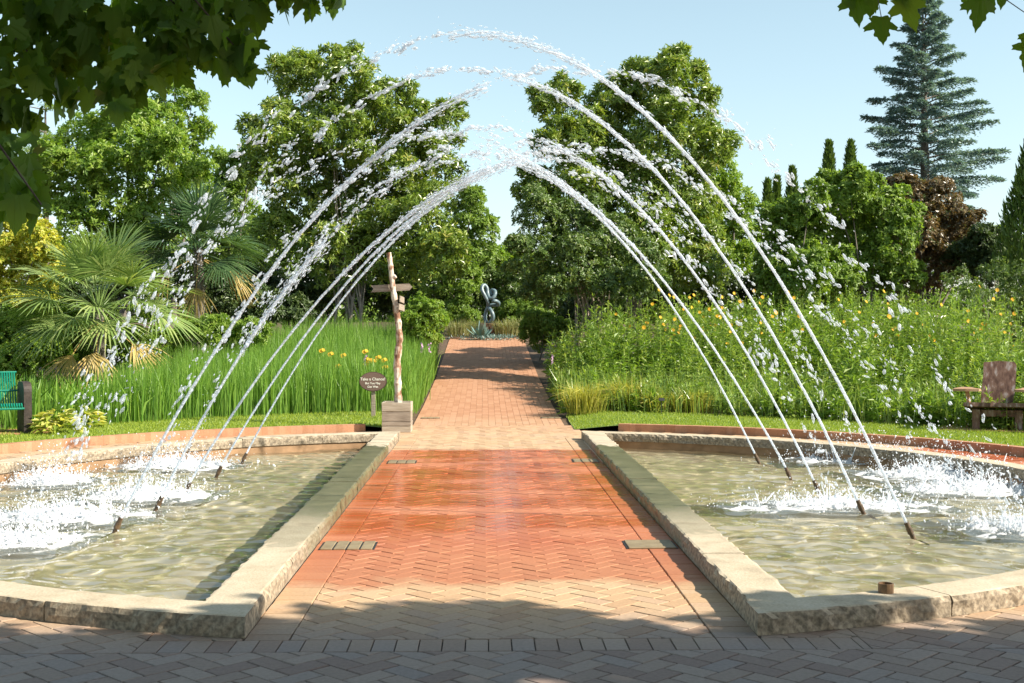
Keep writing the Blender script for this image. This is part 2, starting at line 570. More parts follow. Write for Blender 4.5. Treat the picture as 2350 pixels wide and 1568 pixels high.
LF['copper'] = leaf_mat('copper_leaf', [(0, (.05, .04, .02)), (.4, (.11, .08, .04)), (.72, (.20, .135, .065)), (.85, (.11, .13, .045)), (1, (.09, .15, .045))], .3, .35, .6, (1.3, 1.1, .6), gain=(1.15, 1.2, 1.1))
LF['cedar'] = leaf_mat('cedar_needle', [(0, (.05, .085, .085)), (.5, (.10, .15, .15)), (1, (.19, .245, .235))], .15, gain=(2.1, 2.1, 2.1))
LF['cypress'] = leaf_mat('cypress_spray', [(0, (.03, .06, .012)), (.6, (.06, .11, .018)), (1, (.10, .16, .028))], .2)
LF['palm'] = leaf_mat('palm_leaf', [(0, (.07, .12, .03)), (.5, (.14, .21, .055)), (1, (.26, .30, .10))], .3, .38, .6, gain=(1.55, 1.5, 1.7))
LF['palm_dark'] = leaf_mat('dark_palm_leaf', [(0, (.035, .075, .025)), (.6, (.07, .125, .04)), (1, (.14, .2, .06))], .3, .38, .6, gain=(1.0, 1.05, 1.3))  # darker green leaf of the second palm
LF['dead'] = leaf_mat('dead_palm_leaf', [(0, (.28, .20, .07)), (.5, (.42, .33, .12)), (1, (.5, .4, .22))], .3, .6, .3, (1.2, 1, .6), gain=(1.15, 1.1, 1))
LF['reed'] = leaf_mat('reed', [(0, (.05, .125, .018)), (.5, (.105, .215, .03)), (1, (.20, .32, .06))], .35, gain=(1.5, 1.4, 1.3))
LF['grass'] = leaf_mat('lawn_blade', [(0, (.11, .18, .025)), (.5, (.17, .26, .035)), (1, (.24, .32, .06))], .35, gain=(1.65, 1.4, 1.1))
LF['peren'] = leaf_mat('perennial_leaf', [(0, (.055, .13, .025)), (.5, (.125, .215, .045)), (1, (.26, .34, .11))], .34, .3, .7, gain=(1.75, 1.5, 1.3))
LF['ygrass'] = leaf_mat('yellow_grass', [(0, (.16, .20, .04)), (.5, (.28, .30, .07)), (1, (.42, .38, .13))], .35, gain=(1.4, 1.3, 1.1))
LF['straw'] = leaf_mat('straw_grass', [(0, (.12, .16, .06)), (.5, (.22, .24, .11)), (1, (.38, .34, .20))], .3, gain=(1.1, 1.1, 1))
LF['hosta'] = leaf_mat('hosta_leaf', [(0, (.14, .22, .03)), (.45, (.30, .36, .06)), (1, (.62, .58, .22))], .35, gain=(1.15, 1.1, 1))
LF['agave'] = leaf_mat('agave_leaf', [(0, (.12, .19, .18)), (1, (.22, .31, .29))], .05, .4, .5, gain=(.8, .9, .85))
LF['maple'] = leaf_mat('maple_leaf', [(0, (.04, .085, .012)), (.6, (.07, .135, .018)), (1, (.11, .18, .026))], .42, .5, .3, (1.6, 1.6, .5), gain=(1.5, 1.45, 1.4))
LF['yellow'] = leaf_mat('yellow_petal', [(0, (.66, .33, .02)), (1, (.75, .48, .05))], .3, .6, .2, (1.1, 1, .5), gain=(1.15, 1.1, 1))
LF['violet'] = leaf_mat('violet_petal', [(0, (.38, .22, .42)), (1, (.52, .36, .55))], .3, .6, .2, (1, 1, 1), gain=(1.15, 1.1, 1))


# ------------------------------------------------------------------ paving
BW = 0.118                                   # paver width (length is twice that)
JT = 0.007


def clip(poly, xa, xb, ya, yb):
    def half(poly, f, k, s):
        out = []
        for i in range(len(poly)):
            a, b = poly[i], poly[(i + 1) % len(poly)]
            ia, ib = (a[k] - f) * s >= 0, (b[k] - f) * s >= 0
            if ia: out.append(a)
            if ia != ib:
                t = (f - a[k]) / (b[k] - a[k])
                out.append((a[0] + (b[0] - a[0]) * t, a[1] + (b[1] - a[1]) * t))
        return out
    for f, k, s in ((xa, 0, 1), (xb, 0, -1), (ya, 1, 1), (yb, 1, -1)):
        if len(poly) < 3: return []
        poly = half(poly, f, k, s)
    return poly


class Paving:
    def __init__(self):
        self.V, self.F, self.R, self.Mi = [], [], [], []

    def brick(self, poly, r=None):
        if len(poly) < 3: return
        cx = sum(p[0] for p in poly) / len(poly)
        cyy = sum(p[1] for p in poly) / len(poly)
        area = abs(sum(poly[i][0] * poly[(i + 1) % len(poly)][1] - poly[(i + 1) % len(poly)][0] * poly[i][1] for i in range(len(poly)))) / 2
        if area < 0.0012: return
        z = float(gz(cyy)) + random.uniform(-.0015, .0015)
        tx, ty = random.gauss(0, .004), random.gauss(0, .004)
        n = len(poly); o = len(self.V)
        J = .009 if cyy < 6.4 else JT if cyy < 9 else (.005 if cyy < 18 else .003)
        for k, (sh, dz) in enumerate(((J * .5, -.016), (J * .5, -.004), (J * .5 + .0035, 0.0))):
            for x, y in poly:
                dx, dy = x - cx, y - cyy
                l = math.hypot(dx, dy)
                f = max(0, 1 - sh * 1.35 / l)
                X, Y = cx + dx * f, cyy + dy * f
                self.V.append((X, Y, z + float(gz(Y) - gz(cyy)) + dz + dx * tx + dy * ty))
        r = random.random() if r is None else r
        self.F.append(tuple(o + 2 * n + i for i in range(n))); self.R.append(r)
        for lv in (0, 1):
            for i in range(n):
                j = (i + 1) % n
                self.F.append((o + lv * n + i, o + lv * n + j, o + (lv + 1) * n + j, o + (lv + 1) * n + i)); self.R.append(r)

    def herring(self, xa, xb, ya, yb, keep=None, x0=0.095):
        c45 = math.cos(math.pi / 4)
        ext = int((max(abs(xa), abs(xb)) + abs(yb - ya) + 2) / BW * 1.1)
        yc = (ya + yb) / 2
        for i in range(-ext, ext):
            for j in range(-ext, ext):
                s = (i - j) % 4
                if s == 0: r = (i, j, i + 2, j + 1)
                elif s == 3: r = (i, j, i + 1, j + 2)
                else: continue
                pts = [(r[0], r[1]), (r[2], r[1]), (r[2], r[3]), (r[0], r[3])]
                q = [((a - b) * c45 * BW + x0, (a + b) * c45 * BW + round(yc / (4 * BW * c45)) * 4 * BW * c45) for a, b in pts]
                mx, my = (q[0][0] + q[2][0]) / 2, (q[0][1] + q[2][1]) / 2
                if mx < xa - .3 or mx > xb + .3 or my < ya - .3 or my > yb + .3: continue
                if keep and not keep(mx, my): continue
                self.brick(clip(q, xa, xb, ya, yb))

    def rows(self, xa, xb, ya, yb, w, l, along='y'):
        if along == 'y':
            n = max(1, round((xb - xa) / w)); w = (xb - xa) / n
            for i in range(n):
                y = ya - random.random() * 0 - (l / 2 if i % 2 else 0)
                while y < yb:
                    q = [(xa + i * w, y), (xa + (i + 1) * w, y), (xa + (i + 1) * w, y + l), (xa + i * w, y + l)]
                    self.brick(clip(q, xa, xb, ya, yb)); y += l
        else:
            n = max(1, round((yb - ya) / w)); w = (yb - ya) / n
            for i in range(n):
                x = xa - (l / 2 if i % 2 else 0)
                while x < xb:
                    q = [(x, ya + i * w), (x + l, ya + i * w), (x + l, ya + (i + 1) * w), (x, ya + (i + 1) * w)]
                    self.brick(clip(q, xa, xb, ya, yb)); x += l

    def sheet(self, pts):
        o = len(self.V)
        self.V += pts
        self.F.append(tuple(range(o, o + len(pts)))); self.R.append(.5); self.Mi.append(len(self.F) - 1)

    def build(self, name):
        me = bpy.data.meshes.new(name)
        me.from_pydata(self.V, [], self.F)
        a = me.attributes.new('rnd', 'FLOAT', 'FACE')
        a.data.foreach_set('value', np.array(self.R, np.float32))
        for i in self.Mi: me.polygons[i].material_index = 1
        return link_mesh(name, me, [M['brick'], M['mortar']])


def rr(x, y):
    return math.hypot(x - CX, y - CY)


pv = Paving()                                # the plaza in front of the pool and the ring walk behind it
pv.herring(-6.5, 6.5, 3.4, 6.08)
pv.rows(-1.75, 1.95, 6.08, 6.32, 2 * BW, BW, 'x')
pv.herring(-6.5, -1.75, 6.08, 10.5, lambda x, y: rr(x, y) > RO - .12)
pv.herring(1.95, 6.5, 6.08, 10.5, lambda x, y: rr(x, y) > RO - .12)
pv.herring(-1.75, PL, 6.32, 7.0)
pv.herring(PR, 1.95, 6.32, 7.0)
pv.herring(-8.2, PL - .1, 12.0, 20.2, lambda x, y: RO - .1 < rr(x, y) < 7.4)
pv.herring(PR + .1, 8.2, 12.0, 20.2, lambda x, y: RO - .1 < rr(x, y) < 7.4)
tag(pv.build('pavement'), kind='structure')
ph = Paving()                                # the straight walk
ph.rows(PL, PL + .24, 6.32, 18.2, 2 * BW, BW, 'y')
ph.rows(PR - .24, PR, 6.32, 18.2, 2 * BW, BW, 'y')
ph.herring(PL + .24, PR - .24, 6.32, 18.2)
ph.herring(PL - .1, PR + .1, 18.2, 20.4)
ph.rows(PL + .05, PR - .1, 20.4, 43.0, BW, 2 * BW, 'y')
ph.sheet([(PL, 6.3, -.013), (PR, 6.3, -.013), (PR, 18.3, -.013), (PL, 18.3, -.013)])
tag(ph.build('path'), kind='structure')

# ground: one sheet round the pool out to the horizon
rads = [RI + .1, 6.6, 7.3, 7.5, 8.2, 9, 9.7, 10.5, 11.5, 12.5, 14, 15, 16, 17, 18, 20, 22, 24, 26, 28, 30, 33, 36, 40, 45, 50, 60, 80, 110, 160, 240, 400, 700, 1200]
NA = 96
V, F = [], []
for r in rads:
    for k in range(NA):
        w = 2 * math.pi * k / NA
        x, y = CX + r * math.sin(w), CY + r * math.cos(w)
        V.append((x, y, float(gz(y)) - (.014 if r < 7.45 or y < 11 else .02)))
for i in range(len(rads) - 1):
    for k in range(NA):
        F.append((i * NA + k, (i + 1) * NA + k, (i + 1) * NA + (k + 1) % NA, i * NA + (k + 1) % NA))
mi = [1 if rads[i] < 7.4 else 0 for i in range(len(rads) - 1) for k in range(NA)]
tag(link_mesh('ground', fast_mesh('ground', V, F, mi=mi), [M['soil'], M['joint']]), kind='structure')


# ------------------------------------------------------------------ pools
def stone_sweep(frame, n, w, h, z0, seed, rough=1.0, arc=None, rm_=0, xcut=0, sgn=1):
    """one rock-faced coping stone; frame(t) -> (point on the path, outward unit)"""
    prof = [(0, 0), (0, .35), (0, .7), (.03, .96), (.08, 1), (.3, 1.005), (.6, 1.0), (.92, 1), (.97, .96), (1, .7), (1, .35), (1, 0)]
    V, F = [], []
    m = len(prof)
    for i in range(n + 1):
        p, o = frame(i / n)
        for (a, b) in prof:
            q = Vector((p.x, p.y, z0)) + o * (a - .5) * w + Vector((0, 0, b * h))
            if arc:                             # each point keeps its own radius, the end is cut flush with the path
                r_ = rm_ + (a - .5) * w
                lim_ = math.acos(abs(xcut - CX) / r_)
                wa, wb = arc[0], arc[1]
                if wa is None: wa = -lim_
                if wb is None: wb = lim_
                an = wa + (wb - wa) * i / n
                o = Vector((sgn * math.cos(an), math.sin(an), 0))
                q = Vector((CX, CY, z0 + b * h)) + o * r_
            if .01 < b < .99:
                d = noise.fractal(q * 13 + Vector((seed, 0, 0)), 1.0, 2.0, 4)
                d2 = noise.noise(q * 4 + Vector((seed, 3, 0)))
                q += o * (1 if a > .5 else -1) * (d * .015 + d2 * .010) * rough
                q.z += d * .004 * rough
            else:
                q.z += noise.noise(q * 3) * .002
            V.append(q)
    for i in range(n):
        for k in range(m - 1):
            F.append((i * m + k, i * m + k + 1, (i + 1) * m + k + 1, (i + 1) * m + k))
    F.append(tuple(range(m - 1, -1, -1)))
    F.append(tuple(n * m + k for k in range(m)))
    me = bpy.data.meshes.new('coping_stone')
    me.from_pydata([tuple(v) for v in V], [], F)
    a = me.attributes.new('rnd', 'FLOAT', 'FACE')
    a.data.foreach_set('value', np.full(len(F), random.random(), np.float32))
    return me


CURB = 0.115


def make_pool(side, label):
    s = -1 if side == 'l' else 1
    xi = PL if s < 0 else PR                  # path side face of the chord coping
    xo = xi + s * .30
    root = thing('fountain_pool', label, 'pool', (xo, CY, 0))
    # chord copings
    yA = CY - math.sqrt(RI ** 2 - (xo - CX) ** 2) + .01
    yB = CY + math.sqrt(RI ** 2 - (xo - CX) ** 2) - .01
    cuts = np.linspace(yA - .12, yB + .05, 9)
    cuts[1:-1] += rng.uniform(-.15, .15, 7)
    for i in range(8):
        a, b = cuts[i] + .004, cuts[i + 1] - .004
        xm = (xi + xo) / 2
        fr = lambda t, a=a, b=b: (Vector((xm, a + (b - a) * t, 0)), Vector((1, 0, 0)))
        me = stone_sweep(fr, 26, .30 + random.uniform(-.004, .004), CURB + random.uniform(-.002, .003), 0, i * 7.3 + s)
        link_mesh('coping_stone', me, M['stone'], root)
    # curved copings
    t0 = math.acos((abs(xi - CX)) / RO)       # angle from the chord-normal axis
    rm = (RO + RI) / 2 + .0
    n = 13
    ws = np.linspace(-t0 - .0, t0, n + 1)
    for i in range(n):
        a, b = ws[i] + .0007, ws[i + 1] - .0007
        me = stone_sweep(lambda t: (Vector((0, 0, 0)), Vector((1, 0, 0))), 30, .30, CURB + random.uniform(-.003, .004), 0.001, i * 3.1 + s * 50, 1.2,
                         (None if i == 0 else a, None if i == n - 1 else b), rm, xi + s * random.uniform(-.012, -.002), s)
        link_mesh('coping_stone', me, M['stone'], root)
    # basin: floor and wall below the coping
    pts = []
    r = RI + .02
    e = xo - s * .02
    tt = math.acos(abs(e - CX) / r)
    for k in range(61):
        w = -tt + 2 * tt * k / 60
        pts.append((CX + s * r * math.cos(w), CY + r * math.sin(w)))
    nb = len(pts)
    V = [(x, y, -.36) for x, y in pts] + [(x, y, .02) for x, y in pts]
    link_mesh('basin_floor', bm_poly([v for v in V[:nb]]), M['basin'], root)
    Fw = [(i, (i + 1) % nb, nb + (i + 1) % nb, nb + i) for i in range(nb)]
    me = bpy.data.meshes.new('basin_wall'); me.from_pydata(V, [], Fw)
    link_mesh('basin_wall', me, M['basin_wall'], root)
    w = link_mesh('water', water_mesh(s, e), M['water'])
    w.cycles.is_caustics_caster = True
    for ch in root.children:
        if ch.name.startswith('basin'): ch.cycles.is_caustics_receiver = True
    tag(w, kind='structure')
    return root


RINGS = [(-3.9, 9.9), (-3.85, 11.2), (-3.45, 12.6), (-4.85, 13.8), (-3.85, 15.4), (4.75, 10.4), (3.4, 11.7), (5.2, 12.9), (5.4, 14.2), (4.95, 15.9)]
WAVES = [(2 * math.pi / l, rng.uniform(0, 6.28), rng.uniform(0, 6.28), l * a) for l, a in
         [(rng.uniform(.17, .30), .0058) for _ in range(9)] + [(rng.uniform(.32, .6), .0050) for _ in range(7)] + [(rng.uniform(.8, 1.6), .003) for _ in range(3)]]


def water_mesh(s, e):
    st = .035
    xs = e + s * np.arange(-1, int(4.6 / st)) * st
    ys = np.arange(CY - RI - .1, CY + RI + .1, st)
    X, Y = np.meshgrid(xs, ys, indexing='ij')
    Z = np.full_like(X, WATER)
    wx = X + .12 * np.sin(Y * 2.1 + 1) + .06 * np.sin(Y * 5.3)
    wy = Y + .12 * np.sin(X * 1.7) + .06 * np.sin(X * 4.7 + 2)
    for k, d, ph, am in WAVES:
        Z += am * np.sin(k * (wx * math.cos(d) + wy * math.sin(d)) + ph)
    for (rx_, ry_) in RINGS:
        d_ = np.hypot(X - rx_, Y - ry_)
        Z += .009 * np.exp(-np.maximum(d_ - .5, 0) * 1.6) * np.sin(d_ * 26 + rx_)
    R = np.hypot(X - CX, Y - CY)
    n, m = X.shape
    idx = np.arange(n * m).reshape(n, m)
    ok = (R[:-1, :-1] < RI + .06)
    F = np.stack([idx[:-1, :-1], idx[1:, :-1], idx[1:, 1:], idx[:-1, 1:]], -1)[ok]
    if s < 0: F = F[:, ::-1]
    return fast_mesh('water', np.stack([X.ravel(), Y.ravel(), Z.ravel()], 1), F, smooth=True)


def bm_poly(pts):
    me = bpy.data.meshes.new('poly')
    me.from_pydata(pts, [], [tuple(range(len(pts)))])
    bm = bmesh.new(); bm.from_mesh(me)
    for f in bm.faces:
        f.normal_update()
        if f.normal.z < 0: f.normal_flip()
    bm.to_mesh(me); bm.free()
    return me


make_pool('l', 'half-round fountain pool with tan granite coping left of the brick path')
make_pool('r', 'half-round fountain pool with tan granite coping right of the brick path')


# brick edging that holds the lawn, standing bricks in a ring
def edging(s, label):
    acc = Acc()
    w0 = math.asin(2.0 / 7.5) if s < 0 else math.asin(2.05 / 7.5)
    w = w0
    while w < rad(112):
        dw = .092 / 7.5
        h = .115 + random.uniform(-.001, .001)
        r0 = 7.44 + random.uniform(-.002, .002); r1 = 7.58
        q = []
        for z in (-.02, h):
            for r, a in ((r0, w), (r1, w), (r1, w + dw), (r0, w + dw)):
                q.append((CX + s * r * math.sin(a), CY + r * math.cos(a), z))
        acc.add(q, [(0, 1, 5, 4), (1, 2, 6, 5), (2, 3, 7, 6), (3, 0, 4, 7), (4, 5, 6, 7)], random.random())
        w += dw
    acc.build('brick_edging', M['edging'])
    o = COL.objects[-1] if False else bpy.data.objects[[x.name for x in COL.objects if x.name.startswith('brick_edging')][-1]]
    tag(o, label, 'edging')


edging(-1, 'curved row of upright orange-red bricks behind the left pool')
edging(1, 'curved row of upright shaded red bricks behind the right pool')


# lawn: two curved strips
def lawn(s):
    V, F = [], []
    ws = np.linspace(math.asin(1.32 / 9), rad(112), 60)
    rs = np.linspace(7.57, 9.9, 7)
    for w in ws:
        for r in rs:
            x, y = CX + s * r * math.sin(w), CY + r * math.cos(w)
            if s * (x - CX) < 1.36: x = CX + s * 1.36
            V.append((x, y, .006 + .08 * min(1, max(0, (abs(x - CX) - 1.36) / .7)) + float(gz(y))))
    k = len(rs)
    for i in range(len(ws) - 1):
        for j in range(k - 1):
            F.append((i * k + j, i * k + j + 1, (i + 1) * k + j + 1, (i + 1) * k + j))
    tag(link_mesh('lawn', fast_mesh('lawn', V, F), M['lawn']), kind='structure')
    n = 26000
    w = rng.uniform(math.asin(1.36 / 9.8), rad(75), n)
    r = np.sqrt(rng.uniform(7.58 ** 2, 9.9 ** 2, n))
    x = CX + s * r * np.sin(w); y = CY + r * np.cos(w)
    ok = (s * (x - CX) > 1.37) & (y > 13)
    x, y = x[ok], y[ok]
    pos = np.stack([x, y, .004 + .08 * np.clip((np.abs(x - CX) - 1.36) / .7, 0, 1) + gz(y)], 1)
    d = unit(rng.normal(size=pos.shape) * .45 + np.array([0, 0, 1]))
    V, F = leaves(pos, d, rvec(len(pos)), rng.uniform(.03, .06, len(pos)), .012, .3, .05, .2)
    a = Acc(); a.add(V, F, rng.random(len(F)))
    tag(a.build('grass', LF['grass']), 'short mown grass on the curved lawn %s the path' % ('left of' if s < 0 else 'right of'), 'grass', kind='stuff')


lawn(-1); lawn(1)


# ------------------------------------------------------------------ fountain jets, nozzles, splashes
ICO = bmesh.new()
bmesh.ops.create_icosphere(ICO, subdivisions=1, radius=1)
ICO_V = np.array([v.co[:] for v in ICO.verts]); ICO_F = np.array([[v.index for v in f.verts] for f in ICO.faces])
ICO.free()
ICO2 = bmesh.new()
bmesh.ops.create_icosphere(ICO2, subdivisions=2, radius=1)
ICO2_V = np.array([v.co[:] for v in ICO2.verts]); ICO2_F = np.array([[v.index for v in f.verts] for f in ICO2.faces])
ICO2.free()


def tri(F):                                  # tris -> degenerate-free quads are not needed: keep tris
    return F


def blobs(centers, axes_dir, ra, rb, lump=.25, fine=True):
    """elongated lumpy water blobs -> V, F(tris)"""
    bv, bf = (ICO2_V, ICO2_F) if fine else (ICO_V, ICO_F)
    n = len(centers)
    d = unit(axes_dir)
    u = unit(np.cross(d, rvec(n))); v = np.cross(d, u)
    k = len(bv)
    sc = 1 + lump * rng.normal(size=(n, k)).clip(-1.5, 1.5) * .5
    L = bv[None, :, :] * sc[:, :, None]
    V = centers[:, None, :] + d[:, None, :] * (L[:, :, 0] * ra[:, None])[:, :, None] + u[:, None, :] * (L[:, :, 1] * rb[:, None])[:, :, None] \
        + v[:, None, :] * (L[:, :, 2] * rb[:, None])[:, :, None]
    F = (bf[None] + (np.arange(n) * k)[:, None, None]).reshape(-1, 3)
    return V.reshape(-1, 3), F


class TriAcc(Acc):
    def addq(self, V, F):
        F = np.asarray(F)
        self.add(V, np.concatenate([F[:, [0, 1, 2]], F[:, [0, 2, 3]]]))


RJ = [  # Y, landing x, apex z, coherence
    (9.9, -3.75, 4.02, .52, 1.0), (11.2, -3.85, 4.0, .45, .8), (12.7, -3.6, 3.72, .40, .8), (13.9, -4.9, 3.85, .38, 1.2), (15.5, -3.9, 3.84, .42, .9)]
LJ = [(10.3, 4.62, 3.82, .40, 1.0), (11.6, 3.45, 3.36, .24, 1.7), (12.7, 5.15, 3.5, .38, 1.1), (14.2, 5.3, 3.72, .42, .9), (15.7, 4.9, 3.8, .40, 1.0)]
ORD = ['nearest', 'second nearest', 'middle', 'second farthest', 'farthest']


def make_jet(x0, Y, xl, za, coh, spray, label, group):
    acc = TriAcc()
    z0 = WATER + .13
    xa = (x0 + xl) / 2 + (x0 - xl) * .0
    hw = abs(x0 - xa)

    def pt(t):                                # t 0..1 from nozzle to the landing
        x = x0 + (xl - x0) * t
        u = (x - xa) / hw
        return np.array([x, Y, z0 + (za - z0) * (1 - u * u) - (t ** 3) * .13])
    # coherent part: wobbling rope of two strands
    tc = coh
    m = int(60 * tc / .4)
    for st in range(3):
        pts, rr_ = [], []
        for i in range(m + 1):
            t = tc * i / m
            p = pt(t)
            g = t / max(tc, .01)
            am = .006 + .022 * g * g
            ph_ = i * .42 + st * 2.1 + Y
            p = p + np.array([0, math.cos(ph_) * am, math.sin(ph_) * am]) + rng.normal(size=3) * .002 * g
            pts.append(p)
            rr_.append((.0120 - .0015 * st) * (1 - .22 * g) * (1 + .3 * g * math.sin(i * 1.7 + st * 2) + rng.normal() * .10))
        V, F = tube(pts, rr_, 6)
        acc.addq(V, F)
    # fraying pieces: first many along the rope, then clumps with widening gaps
    C, D, RA, RB = [], [], [], []

    def drop(t, sp, ra, rb):
        p = pt(t); q = pt(min(t + .01, 1.02)); dd = q - p
        off = rng.normal(size=3) * np.array([.45, .8, 1.0]) * sp
        C.append(p + off); D.append(dd / np.linalg.norm(dd) + rng.normal(size=3) * .22); RA.append(ra); RB.append(rb)
    for _ in range(int(420 * spray)):
        t = tc * rng.uniform(.35, 1.0) ** .7
        drop(t, .03 * spray * (t / tc) ** 2 + .006, rng.uniform(.006, .026), rng.uniform(.0025, .0065))
    t = tc
    while t < .99:
        f = (t - tc) / (1 - tc)
        k = rng.integers(7, 14)
        span = rng.uniform(.014, .034)
        cs = rng.normal(size=3) * .05 * (.3 + f) * spray
        for _ in range(k):
            tt = min(t + rng.uniform(0, span), 1.0)
            p = pt(tt); q = pt(tt + .01)
            dd = (q - p) / np.linalg.norm(q - p)
            big = rng.random() < .4
            C.append(p + cs + rng.normal(size=3) * .022 * (.6 + f))
            D.append(dd + rng.normal(size=3) * .3)
            RA.append(rng.uniform(.022, .05) if big else rng.uniform(.010, .024))
            RB.append(rng.uniform(.009, .017) if big else rng.uniform(.004, .009))
        for _ in range(int(rng.integers(3, 9) * spray)):
            drop(t + rng.uniform(0, span), (.05 + .10 * f) * spray, rng.uniform(.005, .014), rng.uniform(.0025, .006))
        t += span * rng.uniform(.5, 1.15)
    V, F = blobs(np.array(C), np.array(D), np.array(RA), np.array(RB), .35)
    acc.add(V, F)
    o = acc.build('water_jet', M['drop'], smooth=True)
    tag(o, label, 'water jet', group)


def make_nozzle(x0, Y, s, label):
    root = thing('fountain_nozzle', label, 'nozzle', (x0, Y, WATER - .26), 'nozzles standing in the pools')
    d = Vector((s * .42, 0, .9)).normalized()
    top = Vector((x0, Y, WATER + .13))
    a = top - d * .16
    B().tube([a, a + d * .06, a + d * .061, top - d * .05, top - d * .049, top], [.020, .020, .026, .026, .021, .021], 12).build('nozzle_head', M['nozzle'], root)
    B().tube([(x0 - s * .20, Y, WATER - .25), (x0 - s * .13, Y, WATER - .12), a - d * .02, a], [.014] * 4, 8).build('supply_pipe', M['nozzle'], root)


def make_splash(x, Y, rx, ry, h, label, group):
    acc = TriAcc()
    # churned foam sheet with ragged edge, then a cloud of drops thrown up from it
    n = 46; V = []; F = []
    sd = random.uniform(0, 100)
    for i in range(n):
        for j in range(n):
            u, v = (i / (n - 1) * 2 - 1), (j / (n - 1) * 2 - 1)
            q = Vector((u * 2.4 + sd, v * 2.4, 0))
            e = .95 - math.sqrt(u * u + v * v) + .62 * noise.fractal(q * 1.7, .6, 2.2, 6)
            hh = max(0, e) ** .8 * h * .85 * (.5 + .9 * abs(noise.fractal(q * 5, .8, 2, 4))) if e > 0 else -.05
            V.append((x + u * rx * 1.2, Y + v * ry * 1.15, WATER - .012 + hh * (.22 + .75 * max(0, e))))
    for i in range(n - 1):
        for j in range(n - 1):
            F.append((i * n + j, (i + 1) * n + j, (i + 1) * n + j + 1, i * n + j + 1))
    acc.addq(np.array(V), np.array(F))
    k = 3000
    u = rng.normal(size=(k, 2)) * .45
    r = np.sqrt((u ** 2).sum(1))
    z = rng.exponential(.5, k) * h * 1.7 * np.exp(-r * .8)
    C = np.stack([x + u[:, 0] * rx * 1.15, Y + u[:, 1] * ry * 1.15, WATER + .005 + z], 1)
    ra = rng.exponential(.0024, k) + .0018
    Vb, Fb = blobs(C, rvec(k) + np.array([0, 0, 1.0]), ra * rng.uniform(1, 2.2, k), ra * .8, .3, False)
    acc.add(Vb, Fb)
    # thin upward fingers
    m = 46
    a = rng.uniform(0, 6.28, m); q = rng.uniform(.1, .8, m)
    base = np.stack([x + np.cos(a) * q * rx, Y + np.sin(a) * q * ry, np.full(m, WATER)], 1)
    Vb, Fb = blobs(base + np.array([0, 0, .03]), rng.normal(size=(m, 3)) * .3 + np.array([0, 0, 1.0]), rng.uniform(.04, .16, m) * h / .12, rng.uniform(.004, .010, m), .3)
    acc.add(Vb, Fb)
    o = acc.build('water_splash', M['foam'], smooth=True)
    tag(o, label, 'splash', group)


for i, (Y, xl, za, coh, sp) in enumerate(RJ):
    make_jet(3.45, Y, xl, za, coh, sp, '%s of the five arching jets leaping from the right pool to the left' % ORD[i], 'water jets from the right pool')
    make_nozzle(3.45, Y, -1, '%s of the five slanted nozzles in the right pool' % ORD[i])
for i, (Y, xl, za, coh, sp) in enumerate(LJ):
    make_jet(-3.05, Y, xl, za, coh, sp, '%s of the five arching jets leaping from the left pool to the right' % ORD[i], 'water jets from the left pool')
    make_nozzle(-3.05, Y, 1, '%s of the five slanted nozzles in the left pool' % ORD[i])
SPL = [(-3.9, 9.9, .62, .45, .10), (-3.85, 11.2, .75, .42, .13), (-3.45, 12.6, .62, .42, .14), (-4.85, 13.8, .50, .45, .12), (-3.85, 15.4, .72, .40, .13)]
SPR = [(4.75, 10.4, .60, .5, .13), (3.4, 11.7, .95, .36, .12), (5.2, 12.9, .70, .45, .14), (5.4, 14.2, .85, .5, .17), (4.95, 15.9, .8, .5, .16)]
SN = ['nearest the front coping', 'second from the front coping', 'midway along the pool', 'second from the back coping', 'nearest the back coping']
for i, a in enumerate(SPL):
    make_splash(*a, 'white foaming splash in the left pool, %s' % SN[i], 'splashes in the left pool')
for i, a in enumerate(SPR):
    make_splash(*a, 'white foaming splash in the right pool, %s' % SN[i], 'splashes in the right pool')


# ------------------------------------------------------------------ small things on the paving
def drain(px0, px1, Y, depth, n, label):
    a = G(px0, 759 + FPX * CAM_H / Y); b = G(px1, 759 + FPX * CAM_H / Y)
    x0, x1 = a.x, b.x
    x0 = max(x0, PL + .01) if x0 < 0 else x0
    x1 = min(x1, PR - .01)
    z = float(gz(Y))
    root = thing('drain_grate', label, 'drain', ((x0 + x1) / 2, Y, z))
    B().box(((x0 + x1) / 2, Y, z - .004), (x1 - x0 - .01, depth - .02, .016), bevel=.002).build('grate_frame', M['black'], root)
    w = (x1 - x0 - .03) / n
    for i in range(n):
        B().box((x0 + .015 + w * (i + .5), Y, z + .005), (w - .014, depth - .012, .012), bevel=.003).build('slab', M['slab'], root)


drain(735, 865, 9.07, .34, 4, 'stone-barred drain by the left coping near the plaza')
drain(1432, 1560, 9.07, .34, 1, 'plain stone drain cover by the right coping near the plaza')
drain(888, 957, 14.85, .36, 3, 'stone-barred drain by the left coping near the signpost')
drain(1312, 1375, 14.95, .36, 3, 'stone drain by the right coping at the far end of the pool')
drain(965, 1010, 21.6, .22, 3, 'thin drain strip on the left side of the path past the signpost')
drain(1240, 1290, 21.6, .22, 3, 'thin drain strip on the right side of the path past the pools')

